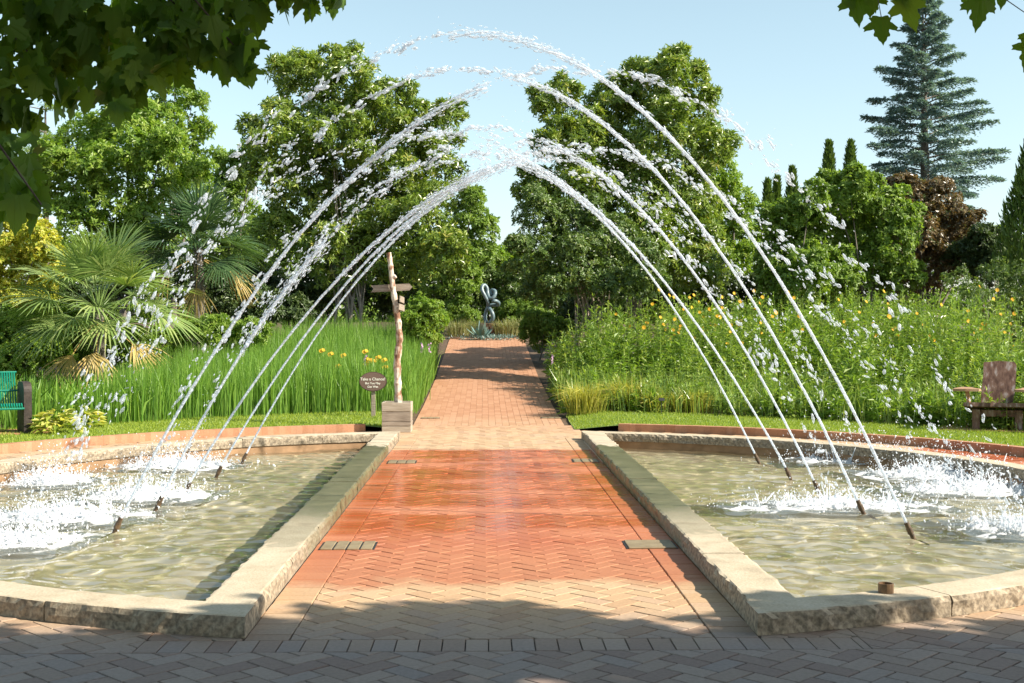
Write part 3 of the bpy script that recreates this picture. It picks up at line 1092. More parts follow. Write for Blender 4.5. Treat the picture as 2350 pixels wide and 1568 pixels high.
# pipe stub on the front right coping
q = G(2033, 1362, CURB)
root = thing('pipe_stub', 'short brown open pipe standing on the front right coping', 'pipe', q)
pr = [(.043, 0), (.043, .055), (.036, .055), (.036, .012)]
b_ = B()
V = []; F = []
for (r, z) in pr:
    for k in range(18): V.append((q.x + r * math.cos(k * math.pi / 9), q.y + r * math.sin(k * math.pi / 9), q.z + .003 + z))
for i in range(3):
    for k in range(18): F.append((i * 18 + k, i * 18 + (k + 1) % 18, (i + 1) * 18 + (k + 1) % 18, (i + 1) * 18 + k))
link_mesh('pipe_wall', fast_mesh('pipe_wall', V, F), M['brass'], root)
B().cyl((q.x, q.y, q.z + .008), .037, .037, .012, 18).build('pipe_plug', M['black'], root)

# birch signpost in its plank box
SX, SY = P(912, 990, 19.4).x, 19.4
sroot = root = thing('signpost', 'birch-trunk signpost with arrow boards in a plank box beside the path', 'signpost', (SX, SY, 0))
bx = thing('planter_box', None, None, (0, 0, 0))
bx.parent = root
bw = .455
for i, (z0, z1, o) in enumerate(((0.0, .10, .0), (.105, .17, .012), (.175, .325, .004), (.33, .47, .016))):
    m_ = M['pale_wood'] if i in (0, 3) else M['grey_wood']
    for a in range(4):
        R = Matrix.Translation((SX, SY, 0)) @ Matrix.Rotation(a * math.pi / 2, 4, 'Z')
        B().box((0, -bw / 2 + .016 - o * .4, (z0 + z1) / 2), (bw - (.036 if a % 2 else 0) + o * .2, .03, z1 - z0), bevel=.004, M=R).build('plank', m_, bx)
B().box((SX, SY, .43), (bw - .07, bw - .07, .03), bevel=.002).build('box_fill', M['soil'], bx)
pts = [P(x, y, SY) for x, y in ((914, 924), (913, 880), (911, 830), (917, 780), (914, 740), (908, 700), (902, 665), (899, 635), (896, 605), (892, 580))]
pts[0].z = .44
V, F = [], []
sm, rs_ = [], []
for i in range(len(pts) - 1):
    for k in range(6):
        sm.append(pts[i].lerp(pts[i + 1], k / 6))
        f = (i + k / 6) / 9
        rs_.append((.060 - .022 * f) * (1 + .10 * math.sin(i * 2.1 + k * 1.3) + random.uniform(-.06, .06)))
sm.append(pts[-1]); rs_.append(.036)
B().tube(sm, rs_, 12).tube([P(899, 640, SY), P(908, 634, SY - .02)], [.04, .035], 8).build('birch_trunk', M['birch'], root, smooth=False)
c = P(899, 661, SY + .09)
R = Matrix.Translation(c) @ Matrix.Rotation(rad(-3), 4, 'Y') @ Matrix.Rotation(rad(90), 4, 'X')
w2 = .33
B().prism([(-w2, -.055), (w2 - .05, -.055), (w2, 0), (w2 - .05, .055), (-w2, .055), (-w2 + .04, 0)], .024, R).build('arrow_board', M['grey_wood'], root)
for (x, y, dz, an) in ((921, 706, .05, 78), (922, 688, .04, 82)):
    c = P(x, y, SY - .02)
    B().box(c, (.30, .024, .10), (0, rad(4), rad(an)), .004).build('arrow_board', M['grey_wood'], root)

# oval sign
oy = 21.0
c = P(856, 876, oy)
root = thing('oval_sign', 'brown oval sign reading Take a Chance on a wooden stake', 'sign', (c.x, oy, .1))


def ellipse(rx, ry, n=48): return [(rx * math.cos(2 * math.pi * k / n), ry * math.sin(2 * math.pi * k / n)) for k in range(n)]


R = Matrix.Translation(c + Vector((0, .02, 0))) @ Matrix.Rotation(rad(90), 4, 'X')
B().prism(ellipse(.236, .168), .022, R).build('sign_rim', M['sign_rim'], root)
B().prism(ellipse(.226, .158), .004, R @ Matrix.Translation((-.004, .002, .022))).build('sign_face', M['sign_face'], root)
B().box((c.x, oy + .045, (c.z - .1) / 2 + .05), (.07, .03, c.z), bevel=.004).build('stake', M['grey_wood'], root)
for txt, dz, sz in (('Take a Chance!', .038, .068), ('But You May', -.032, .05), ('Get Wet', -.092, .05)):
    cu = bpy.data.curves.new('lettering', 'FONT')
    cu.body = txt; cu.size = sz; cu.align_x = 'CENTER'; cu.extrude = .001; cu.offset = .0012
    to = bpy.data.objects.new('tmp', cu); COL.objects.link(to)
    bpy.context.view_layer.update()
    me = bpy.data.meshes.new_from_object(to)
    bpy.data.objects.remove(to)
    me.transform(R @ Matrix.Translation((-.004, dz - sz * .25 + .0, .0275)))
    link_mesh('lettering', me, M['letter'], root)

# small plant label
c = P(1518, 917, 21.3)
root = thing('plant_label', 'small black plant label on a thin stake in front of the yellowish grass', 'plant label', (c.x, 21.3, .1))
B().box(c, (.10, .008, .055), (rad(-25), 0, 0), .002).build('label_plate', M['black'], root)
B().tube([(c.x, 21.31, .08), (c.x, 21.31, c.z)], [.007, .007], 6).build('label_stake', M['black'], root)


# ------------------------------------------------------------------ bench and chair
def pad(x0, y0, a, sx, sy, label):
    acc = Acc()
    R = Matrix.Translation((x0, y0, .088)) @ Matrix.Rotation(a, 4, 'Z')
    nx, ny = int(sx / .21), int(sy / .105)
    for i in range(nx):
        for j in range(ny):
            xa = -sx / 2 + i * .21 + (.1 if j % 2 else 0); ya = -sy / 2 + j * .105
            q = [R @ Vector((xa + u * .2, ya + v * .098, z)) for z in (0, .02) for u, v in ((0, 0), (1, 0), (1, 1), (0, 1))]
            acc.add([tuple(v) for v in q], [(0, 1, 5, 4), (1, 2, 6, 5), (2, 3, 7, 6), (3, 0, 4, 7), (4, 5, 6, 7)])
    o = acc.build('brick_pad', M['edge_brick'])
    tag(o, label, 'brick pad')


bq = G(52, 992, .1)
fa = math.atan2(-.87, .50)                    # facing
BM = Matrix.Translation((bq.x, bq.y, .108)) @ Matrix.Rotation(fa + math.pi / 2, 4, 'Z')   # local -Y is the front, +X the right end
pad(bq.x - .55, bq.y - .12, fa + math.pi / 2, 2.0, .9, 'red brick pad under the green bench at the left lawn')
root = thing('park_bench', 'green slatted metal bench with dark rounded end panels at the left edge', 'bench', (bq.x, bq.y, .108))


def panel(x):
    poly = [(-.30, 0), (.28, 0), (.28, .5)]
    poly += [(.28 - .0 - .14 + .14 * math.cos(t), .60 + .14 * math.sin(t)) for t in np.linspace(0, math.pi / 2, 6)]
    poly += [(-.16 - .14 * math.sin(t), .60 + .14 * math.cos(t)) for t in np.linspace(0, math.pi / 2, 6)]
    R = BM @ Matrix.Translation((x, 0, 0)) @ Matrix(((0, 0, 1, 0), (1, 0, 0, 0), (0, 1, 0, 0), (0, 0, 0, 1)))
    B().prism(poly, .11, R).build('end_panel', M['dark_stone'], root)


panel(-.03); panel(-1.75)
sl = B(); bk = B(); fr = B()
x = -1.63
while x < -.05:
    p = [(x, -.33, .36), (x, -.34, .40), (x, -.31, .43), (x, -.05, .41), (x, .16, .40)]
    sl.tube([BM @ Vector(v) for v in p], .012, 5)
    p = [(x, .16, .40), (x, .21, .46), (x, .25, .62), (x, .32, .86), (x, .35, .87)]
    bk.tube([BM @ Vector(v) for v in p], .012, 5)
    x += .034
sl.build('seat_slats', M['green_metal'], root)
bk.build('backrest_slats', M['green_metal'], root)
for (y, z) in ((-.33, .36), (-.1, .395), (.14, .385), (.24, .6), (.345, .87)):
    fr.tube([BM @ Vector((-1.65, y, z)), BM @ Vector((-.03, y, z))], .017, 6)
fr.build('frame', M['green_metal'], root)

cq = G(2288, 985, .1)
pad(cq.x + .1, cq.y + .1, rad(-25), 1.7, 1.2, 'shaded brick pad under the rustic wooden chair')
ca = rad(-22)
CM = Matrix.Translation((cq.x, cq.y, .108)) @ Matrix.Rotation(ca, 4, 'Z')       # local -Y front
root = thing('rustic_chair', 'weathered brown slab-back wooden armchair on the right lawn', 'chair', (cq.x, cq.y, .108))
Rb = CM @ Matrix.Translation((0.02, .20, .33)) @ Matrix.Rotation(rad(72), 4, 'X')
B().prism([(-.25, 0), (.21, 0), (.245, .3), (.265, .66), (.23, .70), (0, .715), (-.21, .69), (-.215, .5), (-.245, .2)], .045, Rb).build('backrest', M['chair_wood'], root)
sp = [(-.48, -.36), (-.40, -.40), (-.25, -.385), (-.1, -.41), (.1, -.38), (.25, -.41), (.40, -.385), (.48, -.36), (.40, .3), (-.40, .3)]
B().prism(sp, .06, CM @ Matrix.Translation((0, 0, .30)) @ Matrix.Rotation(rad(-8), 4, 'X')).build('seat', M['chair_wood'], root)
for s in (-1, 1):
    arm = [(-.17, -.40), (.02, -.44), (.20, -.38), (.17, -.1), (.08, .3), (-.06, .32), (-.10, 0), (-.20, -.25)]
    B().prism([(s * a, b) for a, b in arm], .035, CM @ Matrix.Translation((s * .43, 0, .58))).build('armrest', M['chair_edge'], root)
    B().tube([CM @ Vector((s * .40, -.18, .34)), CM @ Vector((s * .41, -.17, .46)), CM @ Vector((s * .43, -.18, .585))], [.035, .03, .036], 8).build('arm_post', M['chair_edge'], root)
    B().box((s * .30, -.22, .15), (.11, .07, .31), (rad(6), 0, 0), .008, M=CM).build('leg', M['chair_wood'], root)
    B().box((s * .30, .22, .16), (.09, .07, .30), (rad(-14), 0, 0), .008, M=CM).build('leg', M['chair_wood'], root)
B().box((0, -.20, .245), (.52, .05, .10), bevel=.006, M=CM).build('apron', M['chair_wood'], root)

# ------------------------------------------------------------------ sculpture on its plinth
sy_ = 43.5


def Z6(x, y): return P((1050 + x / 5.2275) * .918, (650 + y / 5.2275) * .918, sy_)


base = Z6(900, 930)
root = thing('sculpture', 'curled blue-grey steel sculpture on a rusty plinth at the end of the path', 'sculpture', (base.x, sy_, base.z))


def smooth_path(pts, dy, k=6):
    out = []
    n = len(pts)
    for i in range(n - 1):
        p0, p1, p2, p3 = pts[max(i - 1, 0)], pts[i], pts[i + 1], pts[min(i + 2, n - 1)]
        for j in range(k):
            t = j / k
            q = 0.5 * ((2 * p1) + (p2 - p0) * t + (2 * p0 - 5 * p1 + 4 * p2 - p3) * t * t + (3 * p1 - p0 - 3 * p2 + p3) * t ** 3)
            out.append(q + Vector((0, dy * math.sin((i + t) * .9), 0)))
    out.append(pts[-1])
    return out


A1 = [Z6(*p) for p in ((870, 830), (850, 760), (862, 680), (890, 610), (888, 555), (850, 475), (812, 400), (815, 345), (845, 330), (875, 370), (885, 440), (905, 495), (945, 500), (980, 455), (980, 410), (945, 395), (925, 420), (940, 455))]
A2 = [Z6(*p) for p in ((905, 830), (950, 770), (950, 710), (920, 650), (895, 615), (940, 590), (1015, 590), (1025, 560), (985, 535), (955, 545))]
B().tube(smooth_path(A1, .10), .066, 8).build('upper_coil', M['steel'], root, smooth=True)
B().tube(smooth_path(A2, -.12), .066, 8).build('lower_coil', M['steel'], root, smooth=True)
B().box((base.x, sy_, Z6(900, 830).z - .32), (.66, .5, .66), bevel=.02).build('plinth', M['rust'], root)


# ------------------------------------------------------------------ vegetation builders
def lobes_px(lst, Y, dY=1.0, squash=1.0):
    """lobes from where they sit in the view: (px, py, r px[, offset in depth])"""
    out = []
    for q in lst:
        x, y, r = q[:3]
        off = q[3] if len(q) > 3 else random.uniform(-.5, .5) * dY
        YY = Y + off
        c = P(x, y, YY); R = r * YY / FPX
        out.append((c.x, c.y, c.z, R, R * 1.05, R * squash))
    return np.array(out)


def crown(lobes, nclus, nleaf, L, W, up=.35, spread=.5, shell=.22, inner=.3, fold=.15):
    k = len(lobes)
    wts = lobes[:, 3] ** 2; wts = wts / wts.sum()
    li = rng.choice(k, nclus, p=wts)
    d = rvec(nclus)
    d[:, 2] = np.where((d[:, 2] < -.3) & (rng.random(nclus) < .5), -d[:, 2], d[:, 2])
    u = 1 - np.abs(rng.normal(size=nclus)) * shell
    # bumpy surface
    bump = np.array([noise.noise(Vector(v) * 2.3 + Vector((float(i_), 0, 0))) for v, i_ in zip(d, li)])
    c = lobes[li, :3] + d * lobes[li, 3:6] * (np.clip(u, .05, 1) * (1 + .22 * bump))[:, None]
    keep = np.ones(nclus, bool)
    for j in range(k):
        q = (c - lobes[j, :3]) / lobes[j, 3:6]
        ins = ((q ** 2).sum(1) < .55) & (li != j)
        keep &= ~(ins & (rng.random(nclus) > inner))
    c, d = c[keep], d[keep]
    n = len(c)
    t = unit(d + .55 * rvec(n) + np.array([0, 0, up]))
    T = np.repeat(t, nleaf, 0); C = np.repeat(c, nleaf, 0)
    m = len(T)
    rad_ = rvec(m); rad_ = unit(rad_ - T * (rad_ * T).sum(1, keepdims=True))
    a = rng.uniform(-.1, .8, m)[:, None]
    dd = unit(T * a + rad_)
    base = C + T * rng.uniform(-.5, .5, m)[:, None] * L * spread + rvec(m) * L * spread * .5
    nn = unit(T + rvec(m) * .35)
    lt = rng.uniform(.7, 1.15, m) * L
    V, F = leaves(base, dd, nn, lt, lt * W / L, .5, fold)
    tone = np.repeat(rng.normal(.5, .16, n), nleaf) + rng.normal(0, .14, m)
    return V, F, np.clip(tone, 0, 1)


def sublobes(lobes, n, f):
    out = []
    for l in lobes:
        out.append((l[0], l[1], l[2], l[3] * .86, l[4] * .86, l[5] * .86))
        for d in rvec(n):
            if d[2] < -.5: d = d * np.array([1, 1, -1])
            k = f * random.uniform(.7, 1.35)
            out.append((l[0] + d[0] * l[3] * .92, l[1] + d[1] * l[4] * .92, l[2] + d[2] * l[5] * .92, l[3] * k, l[4] * k, l[5] * k * .7))
    return np.array(out)


def limbs(base, lobes, r0, n=7, nseg=7, fork=.35):
    """trunk that forks into limbs reaching the lobes"""
    acc = Acc()
    base = Vector(base)
    cen = Vector(lobes[:, :3].mean(0))
    top = Vector((base.x * .6 + cen.x * .4, base.y * .6 + cen.y * .4, base.z + (cen.z - base.z) * fork))
    V, F = tube([base - Vector((0, 0, .1)), base.lerp(top, .3) + Vector((random.uniform(-.05, .05), 0, 0)), base.lerp(top, .7), top], [r0 * 1.25, r0, r0 * .85, r0 * .7], 8)
    acc.add(V, F)
    idx = np.argsort(-lobes[:, 3])[:n]
    for i in idx:
        e = Vector(lobes[i, :3]) + Vector((0, 0, lobes[i, 5] * .3))
        s = base.lerp(top, random.uniform(.55, 1))
        md = s.lerp(e, .5) + Vector((random.uniform(-.15, .15), random.uniform(-.15, .15), random.uniform(0, .25)))
        V, F = tube([s, s.lerp(md, .5) + Vector((0, 0, .06)), md, md.lerp(e, .5), e], [r0 * .55, r0 * .45, r0 * .32, r0 * .2, r0 * .06], 6)
        acc.add(V, F)
    return acc


def tree(name, label, cat, lst, Y, leaf, nclus, nleaf, L, W, base_px=None, r0=.12, dY=1.6, group=None, bark='bark', trunks=1, sq=1.0, **kw):
    lobes = lobes_px(lst, Y, dY, sq)
    bxp = base_px if base_px is not None else lst[0][0]
    bx_ = P(bxp, 700, Y).x
    b = Vector((bx_, Y, float(gz(Y))))
    root = thing(name, label, cat, b, group)
    V, F, R = crown(sublobes(lobes, 6, .34), int(nclus * 1.25), nleaf, L, W, **kw)
    a = Acc(); a.add(V, F, R)
    a.build('crown', LF[leaf], root)
    for k in range(trunks):
        bb = b + Vector((random.uniform(-.6, .6), random.uniform(-.3, .3), 0)) * (k > 0)
        limbs(bb, lobes, r0 * random.uniform(.7, 1) if k else r0, 7 if trunks == 1 else 4).build('trunk', M[bark], root, smooth=True)
    return root


# ------------------------------------------------------------------ trees
tree('magnolia_tree', 'tall glossy-leaved tree left of the path behind the signpost', 'tree',
     [(790, 185, 72), (690, 205, 72), (880, 250, 80), (640, 315, 78), (760, 320, 105), (885, 370, 105), (1000, 290, 62), (1000, 410, 85), (700, 450, 115),
      (830, 480, 115), (960, 530, 100), (610, 400, 60), (640, 560, 90), (780, 590, 100), (900, 610, 85), (1020, 590, 60), (800, 140, 40), (650, 165, 40), (1035, 260, 30)],
     32, 'magnolia', 7600, 10, .165, .055, 800, .055, 2.4, trunks=5, bark='pale_bark')
tree('magnolia_tree', 'tall glossy-leaved tree right of the path, its top behind the highest jets', 'tree',
     [(1535, 165, 55), (1590, 190, 40), (1500, 225, 80), (1400, 250, 75), (1265, 240, 50), (1600, 265, 50), (1255, 335, 42), (1330, 320, 70), (1390, 350, 95), (1520, 340, 105),
      (1610, 350, 70), (1240, 425, 50), (1340, 450, 95), (1460, 470, 105), (1570, 480, 105), (1480, 600, 105), (1590, 610, 90), (1300, 210, 35), (1620, 230, 28)],
     33, 'magnolia', 7600, 10, .165, .055, 1475, .07, 2.4, trunks=3, bark='pale_bark')
tree('evergreen_tree', 'dark small-leaved tree with bare grey limbs at the right side of the path', 'tree',
     [(1235, 500, 65), (1320, 520, 85), (1400, 560, 85), (1225, 590, 60), (1310, 620, 85), (1400, 650, 70), (1480, 640, 60), (1240, 660, 50)],
     29.5, 'fine', 4200, 10, .10, .045, 1375, .07, 2.0, trunks=5, bark='pale_bark')
tree('broadleaf_tree', 'sunlit yellow-green tree on the outer side of the right tall tree', 'tree',
     [(1640, 400, 65), (1685, 470, 60), (1640, 520, 80), (1700, 550, 55), (1670, 620, 70)], 36, 'bright', 1900, 10, .14, .06, 1680, .10, 1.6)
tree('broadleaf_tree', 'bright green tree showing between the left tall tree and the sky gap', 'tree',
     [(1080, 500, 50), (1110, 540, 42), (1050, 570, 60), (1100, 590, 50), (1060, 650, 60), (1000, 640, 50), (1085, 455, 28)], 46, 'mid', 1700, 10, .16, .07, 1060, .10, 1.6)
tree('broadleaf_tree', 'light green tree low in the sky gap beyond the sculpture', 'tree',
     [(1130, 600, 36), (1165, 615, 40), (1200, 600, 30), (1150, 640, 50), (1220, 640, 45), (1100, 650, 45)], 60, 'bright', 1500, 10, .18, .08, 1160, .12, 2)
tree('broadleaf_tree', 'large pale green tree under the maple branches at the upper left', 'tree',
     [(200, 330, 80), (290, 320, 85), (370, 380, 85), (160, 430, 85), (260, 450, 105), (370, 490, 95), (440, 440, 60), (200, 550, 90), (330, 580, 90), (460, 400, 40), (120, 360, 40)],
     36, 'bright', 3600, 10, .17, .07, 280, .14, 2.4)
tree('broadleaf_tree', 'airy light green tree with sky showing through left of the tall tree', 'tree',
     [(400, 210, 45), (440, 250, 40), (380, 280, 50), (430, 320, 45), (340, 260, 40), (470, 300, 26), (400, 360, 55), (480, 380, 40), (300, 240, 40)],
     44, 'bright', 1300, 9, .16, .07, 400, .12, 2.0)
tree('broadleaf_tree', 'green tree filling the gap beside the left tall tree', 'tree',
     [(540, 400, 55), (520, 470, 65), (560, 540, 70), (500, 570, 70), (580, 350, 32)], 38, 'mid', 1700, 10, .15, .065, 530, .10, 1.6)
tree('yellow_tree', 'golden-leaved small tree at the left edge above the palm', 'tree',
     [(40, 515, 46), (90, 560, 52), (20, 580, 55), (115, 615, 46), (60, 640, 50), (-40, 600, 60), (15, 500, 34), (30, 690, 50), (100, 675, 40)], 24.6, 'gold', 2600, 10, .075, .04, 30, .05, 1.0)
tree('broadleaf_shrub', 'dark green large shrub right of the tall tree below the small cypress tips', 'shrub',
     [(1790, 510, 55), (1840, 560, 75), (1780, 600, 60), (1860, 470, 52), (1850, 640, 70), (1780, 660, 50), (1920, 640, 70)], 30, 'mid', 2600, 10, .12, .055, 1820, .07, 1.8)
tree('broadleaf_shrub', 'sunlit green rounded shrub left of the copper-leaved tree', 'shrub',
     [(1950, 450, 62), (1905, 430, 40), (2030, 480, 62), (1970, 540, 75), (2050, 560, 60), (2000, 620, 75), (2075, 500, 40), (2070, 640, 45)], 31, 'mid', 2900, 10, .12, .055, 1990, .07, 1.8)
tree('copper_tree', 'copper-brown leaved tree in front of the blue cedar', 'tree',
     [(2095, 460, 58), (2150, 480, 62), (2185, 535, 62), (2110, 550, 68), (2150, 620, 70), (2060, 440, 38), (2225, 510, 34), (2090, 660, 55), (2215, 580, 50), (2060, 540, 50)], 34, 'copper', 2400, 9, .12, .065, 2140, .08, 1.6)
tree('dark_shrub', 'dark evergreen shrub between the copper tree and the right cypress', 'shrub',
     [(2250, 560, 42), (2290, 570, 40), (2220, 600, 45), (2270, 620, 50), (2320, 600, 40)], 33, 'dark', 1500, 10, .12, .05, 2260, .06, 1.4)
tree('twiggy_shrub', 'grey-green twiggy shrub behind the rustic chair', 'shrub',
     [(2290, 650, 50), (2240, 690, 50), (2320, 700, 50), (2200, 650, 36), (2350, 640, 40), (2280, 730, 50)], 27.5, 'fine', 900, 8, .07, .03, 2280, .05, 1.2, trunks=4, bark='pale_bark')
tree('round_shrub', 'bright green rounded shrub by the left side of the far path', 'shrub',
     [(970, 725, 42), (940, 745, 32), (1000, 740, 30), (970, 765, 40), (965, 700, 24)], 28, 'bright', 1200, 9, .085, .035, 970, .03, .9)
tree('round_shrub', 'low green shrub at the right side of the path by the sculpture', 'shrub',
     [(1230, 740, 34), (1260, 760, 36), (1215, 765, 30), (1290, 770, 34), (1240, 785, 28)], 34, 'mid', 1300, 9, .085, .035, 1240, .03, .9)
tree('green_shrub', 'mixed green shrub behind the bench at the left edge', 'shrub',
     [(20, 790, 50), (80, 800, 50), (-40, 800, 60), (40, 830, 55), (120, 810, 46), (100, 770, 30)], 23.0, 'bright', 2400, 9, .08, .035, 40, .03, 1.2)
tree('leafy_shrub', 'bright green leafy shrub between the two palms and the reeds', 'shrub',
     [(430, 770, 40), (480, 760, 42), (540, 770, 40), (380, 790, 40), (590, 765, 34)], 25.5, 'bright', 1800, 9, .08, .03, 470, .03, 1.2)
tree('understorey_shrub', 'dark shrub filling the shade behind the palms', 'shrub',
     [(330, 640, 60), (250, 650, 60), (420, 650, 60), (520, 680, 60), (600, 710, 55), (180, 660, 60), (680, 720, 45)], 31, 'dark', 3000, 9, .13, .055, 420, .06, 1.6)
tree('leafy_shrub', 'yellow-green bushy plants behind the bench and left of the first palm', 'shrub',
     [(60, 760, 45), (130, 740, 40), (-20, 760, 50), (20, 740, 34)], 24.0, 'bright', 2200, 9, .08, .035, 60, .03, 1.4)
tree('round_shrub', 'green shrub behind the straw grasses left of the sculpture', 'shrub',
     [(1040, 725, 34), (1075, 735, 30), (1010, 735, 32), (1055, 705, 26)], 45, 'mid', 1300, 9, .10, .04, 1045, .03, .9)
tree('round_shrub', 'green shrub behind the straw grasses right of the sculpture', 'shrub',
     [(1180, 725, 34), (1210, 720, 34), (1160, 740, 26), (1235, 735, 30)], 45.5, 'mid', 1300, 9, .10, .04, 1190, .03, .9)
tree('leafy_shrub', 'low green plants around the foot of the first palm', 'shrub',
     [(150, 815, 40), (210, 800, 44), (270, 815, 40), (320, 800, 40), (180, 770, 36), (250, 770, 34)], 24.6, 'mid', 2000, 9, .08, .03, 230, .03, 1.0)
hedge_lobes = [(970, 640, 50), (1030, 680, 45), (1080, 690, 50), (1140, 670, 45), (1190, 660, 55), (1240, 690, 50), (1290, 680, 50), (1110, 640, 40), (1170, 710, 40), (1060, 720, 36), (1340, 690, 50), (930, 680, 44)]
tree('dark_hedge', 'dark leafy shrubbery behind the sculpture', 'hedge', hedge_lobes, 47, 'fine', 3600, 9, .14, .06, 1130, .08, 1.6)
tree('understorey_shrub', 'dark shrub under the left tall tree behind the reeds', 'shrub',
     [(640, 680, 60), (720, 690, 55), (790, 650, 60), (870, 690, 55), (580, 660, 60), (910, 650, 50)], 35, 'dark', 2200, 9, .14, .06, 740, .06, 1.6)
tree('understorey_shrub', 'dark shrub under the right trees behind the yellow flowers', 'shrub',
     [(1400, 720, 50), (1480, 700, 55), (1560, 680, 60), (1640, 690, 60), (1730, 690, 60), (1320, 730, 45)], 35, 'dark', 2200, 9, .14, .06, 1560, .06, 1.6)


def cypress(label, px, top, base_y, halfw, Y, n, lean=0):
    c = P(px, top, Y)
    z0 = float(gz(Y)); H = c.z - z0
    root = thing('cypress_tree', label, 'cypress', (c.x, Y, z0), 'narrow dark cypresses on the right')
    R = halfw * Y / FPX
    t = rng.uniform(0, 1, n) ** .85
    a = rng.uniform(0, 2 * math.pi, n)
    prof = np.clip(np.minimum((1 - t) * 2.1, 1) ** .75 * np.clip(.75 + t * 2, 0, 1), .02, 1)
    bump = 1 + .12 * np.sin(a * 5 + t * 30)
    rr_ = R * prof * bump * (1 - np.abs(rng.normal(size=n)) * .18)
    pos = np.stack([c.x + rr_ * np.cos(a), Y + rr_ * np.sin(a), z0 + t * H], 1)
    out = np.stack([np.cos(a), np.sin(a), np.zeros(n)], 1)
    d = unit(out * .45 + np.array([0, 0, 1.0]) + rng.normal(size=(n, 3)) * .22)
    l = rng.uniform(.12, .26, n)
    V, F = leaves(pos, d, unit(out + rvec(n) * .6), l, l * .32, .5)
    A = Acc(); A.add(V, F, np.clip(rng.normal(.5, .22, n), 0, 1)); A.build('crown', LF['cypress'], root)
    Bv = Acc(); V, F = tube([(c.x, Y, z0 - .1), (c.x, Y, z0 + H * .5), (c.x, Y, z0 + H * .93)], [.11, .07, .02], 6); Bv.add(V, F); Bv.build('trunk', M['bark'], root)


cypress('leftmost slim cypress tip above the dark shrub', 1762, 420, 0, 20, 40, 4500)
cypress('slim cypress tip leaning against the leftmost one', 1783, 412, 0, 18, 40.6, 4500)
cypress('pointed cypress tip standing alone between the two pairs', 1818, 390, 0, 24, 41, 4500)
cypress('taller left cypress of the pair beside the blue cedar', 1902, 330, 0, 27, 42, 6000)
cypress('right cypress of the pair, nearest the blue cedar', 1952, 330, 0, 27, 42, 6000)
cypress('broad tall dark cypress cut by the right edge of the picture', 2400, 260, 0, 100, 30, 14000)


# blue cedar
def cedar():
    Y = 46
    bs = P(2122, 600, Y)
    top = P(2118, -12, Y)
    z0 = float(gz(Y)); H = top.z - z0
    root = thing('blue_cedar', 'tall blue-grey cedar with level tiered branches at the right', 'tree', (bs.x, Y, z0))
    A = Acc(); T = Acc()
    V, F = tube([(bs.x, Y, z0 - .1), (bs.x, Y, z0 + H * .5), (top.x, Y, z0 + H * .85), (top.x, Y, z0 + H)], [.24, .17, .07, .01], 8)
    T.add(V, F)
    pos, dr, nr, ln, wd = [], [], [], [], []
    nb = 150
    for i in range(nb):
        f = (i + .5) / nb
        h = z0 + H * (.20 + .79 * f ** .92)
        az = i * 2.399 + random.uniform(-.3, .3)
        Lb = (3.15 * (1 - f) ** .62 + .12) * random.choice((.55, .7, .85, 1, 1.1)) * random.uniform(.9, 1.08)
        rise = .10 + .42 * f + random.uniform(-.10, .12)
        o = Vector((math.cos(az), math.sin(az), 0))
        sd_ = Vector((-o.y, o.x, 0))
        pts = []
        for k in range(6):
            s = k / 5
            pts.append(Vector((bs.x, Y, h)) + o * Lb * s + Vector((0, 0, 1)) * Lb * (rise * s - .16 * s * s) + sd_ * math.sin(s * 2) * random.uniform(-.08, .08) * Lb)
        V, F = tube(pts, [.035, .028, .022, .016, .010, .004], 5)
        T.add(V, F)
        ns = int(40 * Lb) + 14
        for k in range(ns):
            s = random.uniform(.16, 1) ** .8
            j = min(int(s * 5), 4)
            p = pts[j].lerp(pts[j + 1], s * 5 - j)
            fan = (1.1 - s) * .36 * Lb + .14
            q = random.uniform(-1, 1)
            twig = o * random.uniform(.3, .9) + sd_ * q + Vector((0, 0, random.uniform(-.15, .1)))
            twig.normalize()
            m = 7
            tl = fan * random.uniform(.5, 1)
            for e in range(m):
                pp = p + twig * tl * (e + random.random()) / m + Vector((0, 0, -.30 * (e / m) ** 2 * tl * 2))
                pos.append(pp); ln.append(random.uniform(.09, .18)); wd.append(random.uniform(.05, .085))
                dv = twig * .6 + Vector((random.gauss(0, .5), random.gauss(0, .5), random.uniform(-.25, .45)))
                dr.append(dv); nr.append(Vector((random.gauss(0, .4), random.gauss(0, .4), 1)))
    V, F = leaves(np.array(pos), np.array(dr), np.array(nr), np.array(ln), np.array(wd), .5, .1)
    A.add(V, F, np.clip(rng.normal(.5, .22, len(F)), 0, 1))
    A.build('crown', LF['cedar'], root)
    T.build('trunk', M['bark'], root, smooth=True)


cedar()


# thin pine at far left
def pine():
    Y = 50
    b = P(106, 500, Y); z0 = float(gz(Y)); t = P(104, 235, Y)
    root = thing('pine_tree', 'thin pine with sparse level branches behind the pale green tree', 'tree', (b.x, Y, z0))
    T = Acc()
    V, F = tube([(b.x, Y, z0 - .1), (b.x, Y, (z0 + t.z) / 2), (t.x, Y, t.z)], [.14, .11, .03], 6); T.add(V, F)
    lob = []
    for k in range(26):
        h = z0 + (t.z - z0) * random.uniform(.55, 1); az = random.uniform(0, 6.28); l = random.uniform(.5, 1.5)
        e = Vector((b.x + math.cos(az) * l, Y + math.sin(az) * l, h + .15 * l))
        V, F = tube([(b.x, Y, h), e], [.03, .008], 4); T.add(V, F)
        lob.append((e.x, e.y, e.z, .32, .32, .14))
    T.build('trunk', M['bark'], root)
    V, F, R = crown(np.array(lob), 500, 9, .14, .03); A = Acc(); A.add(V, F, R); A.build('crown', LF['mid'], root)


pine()

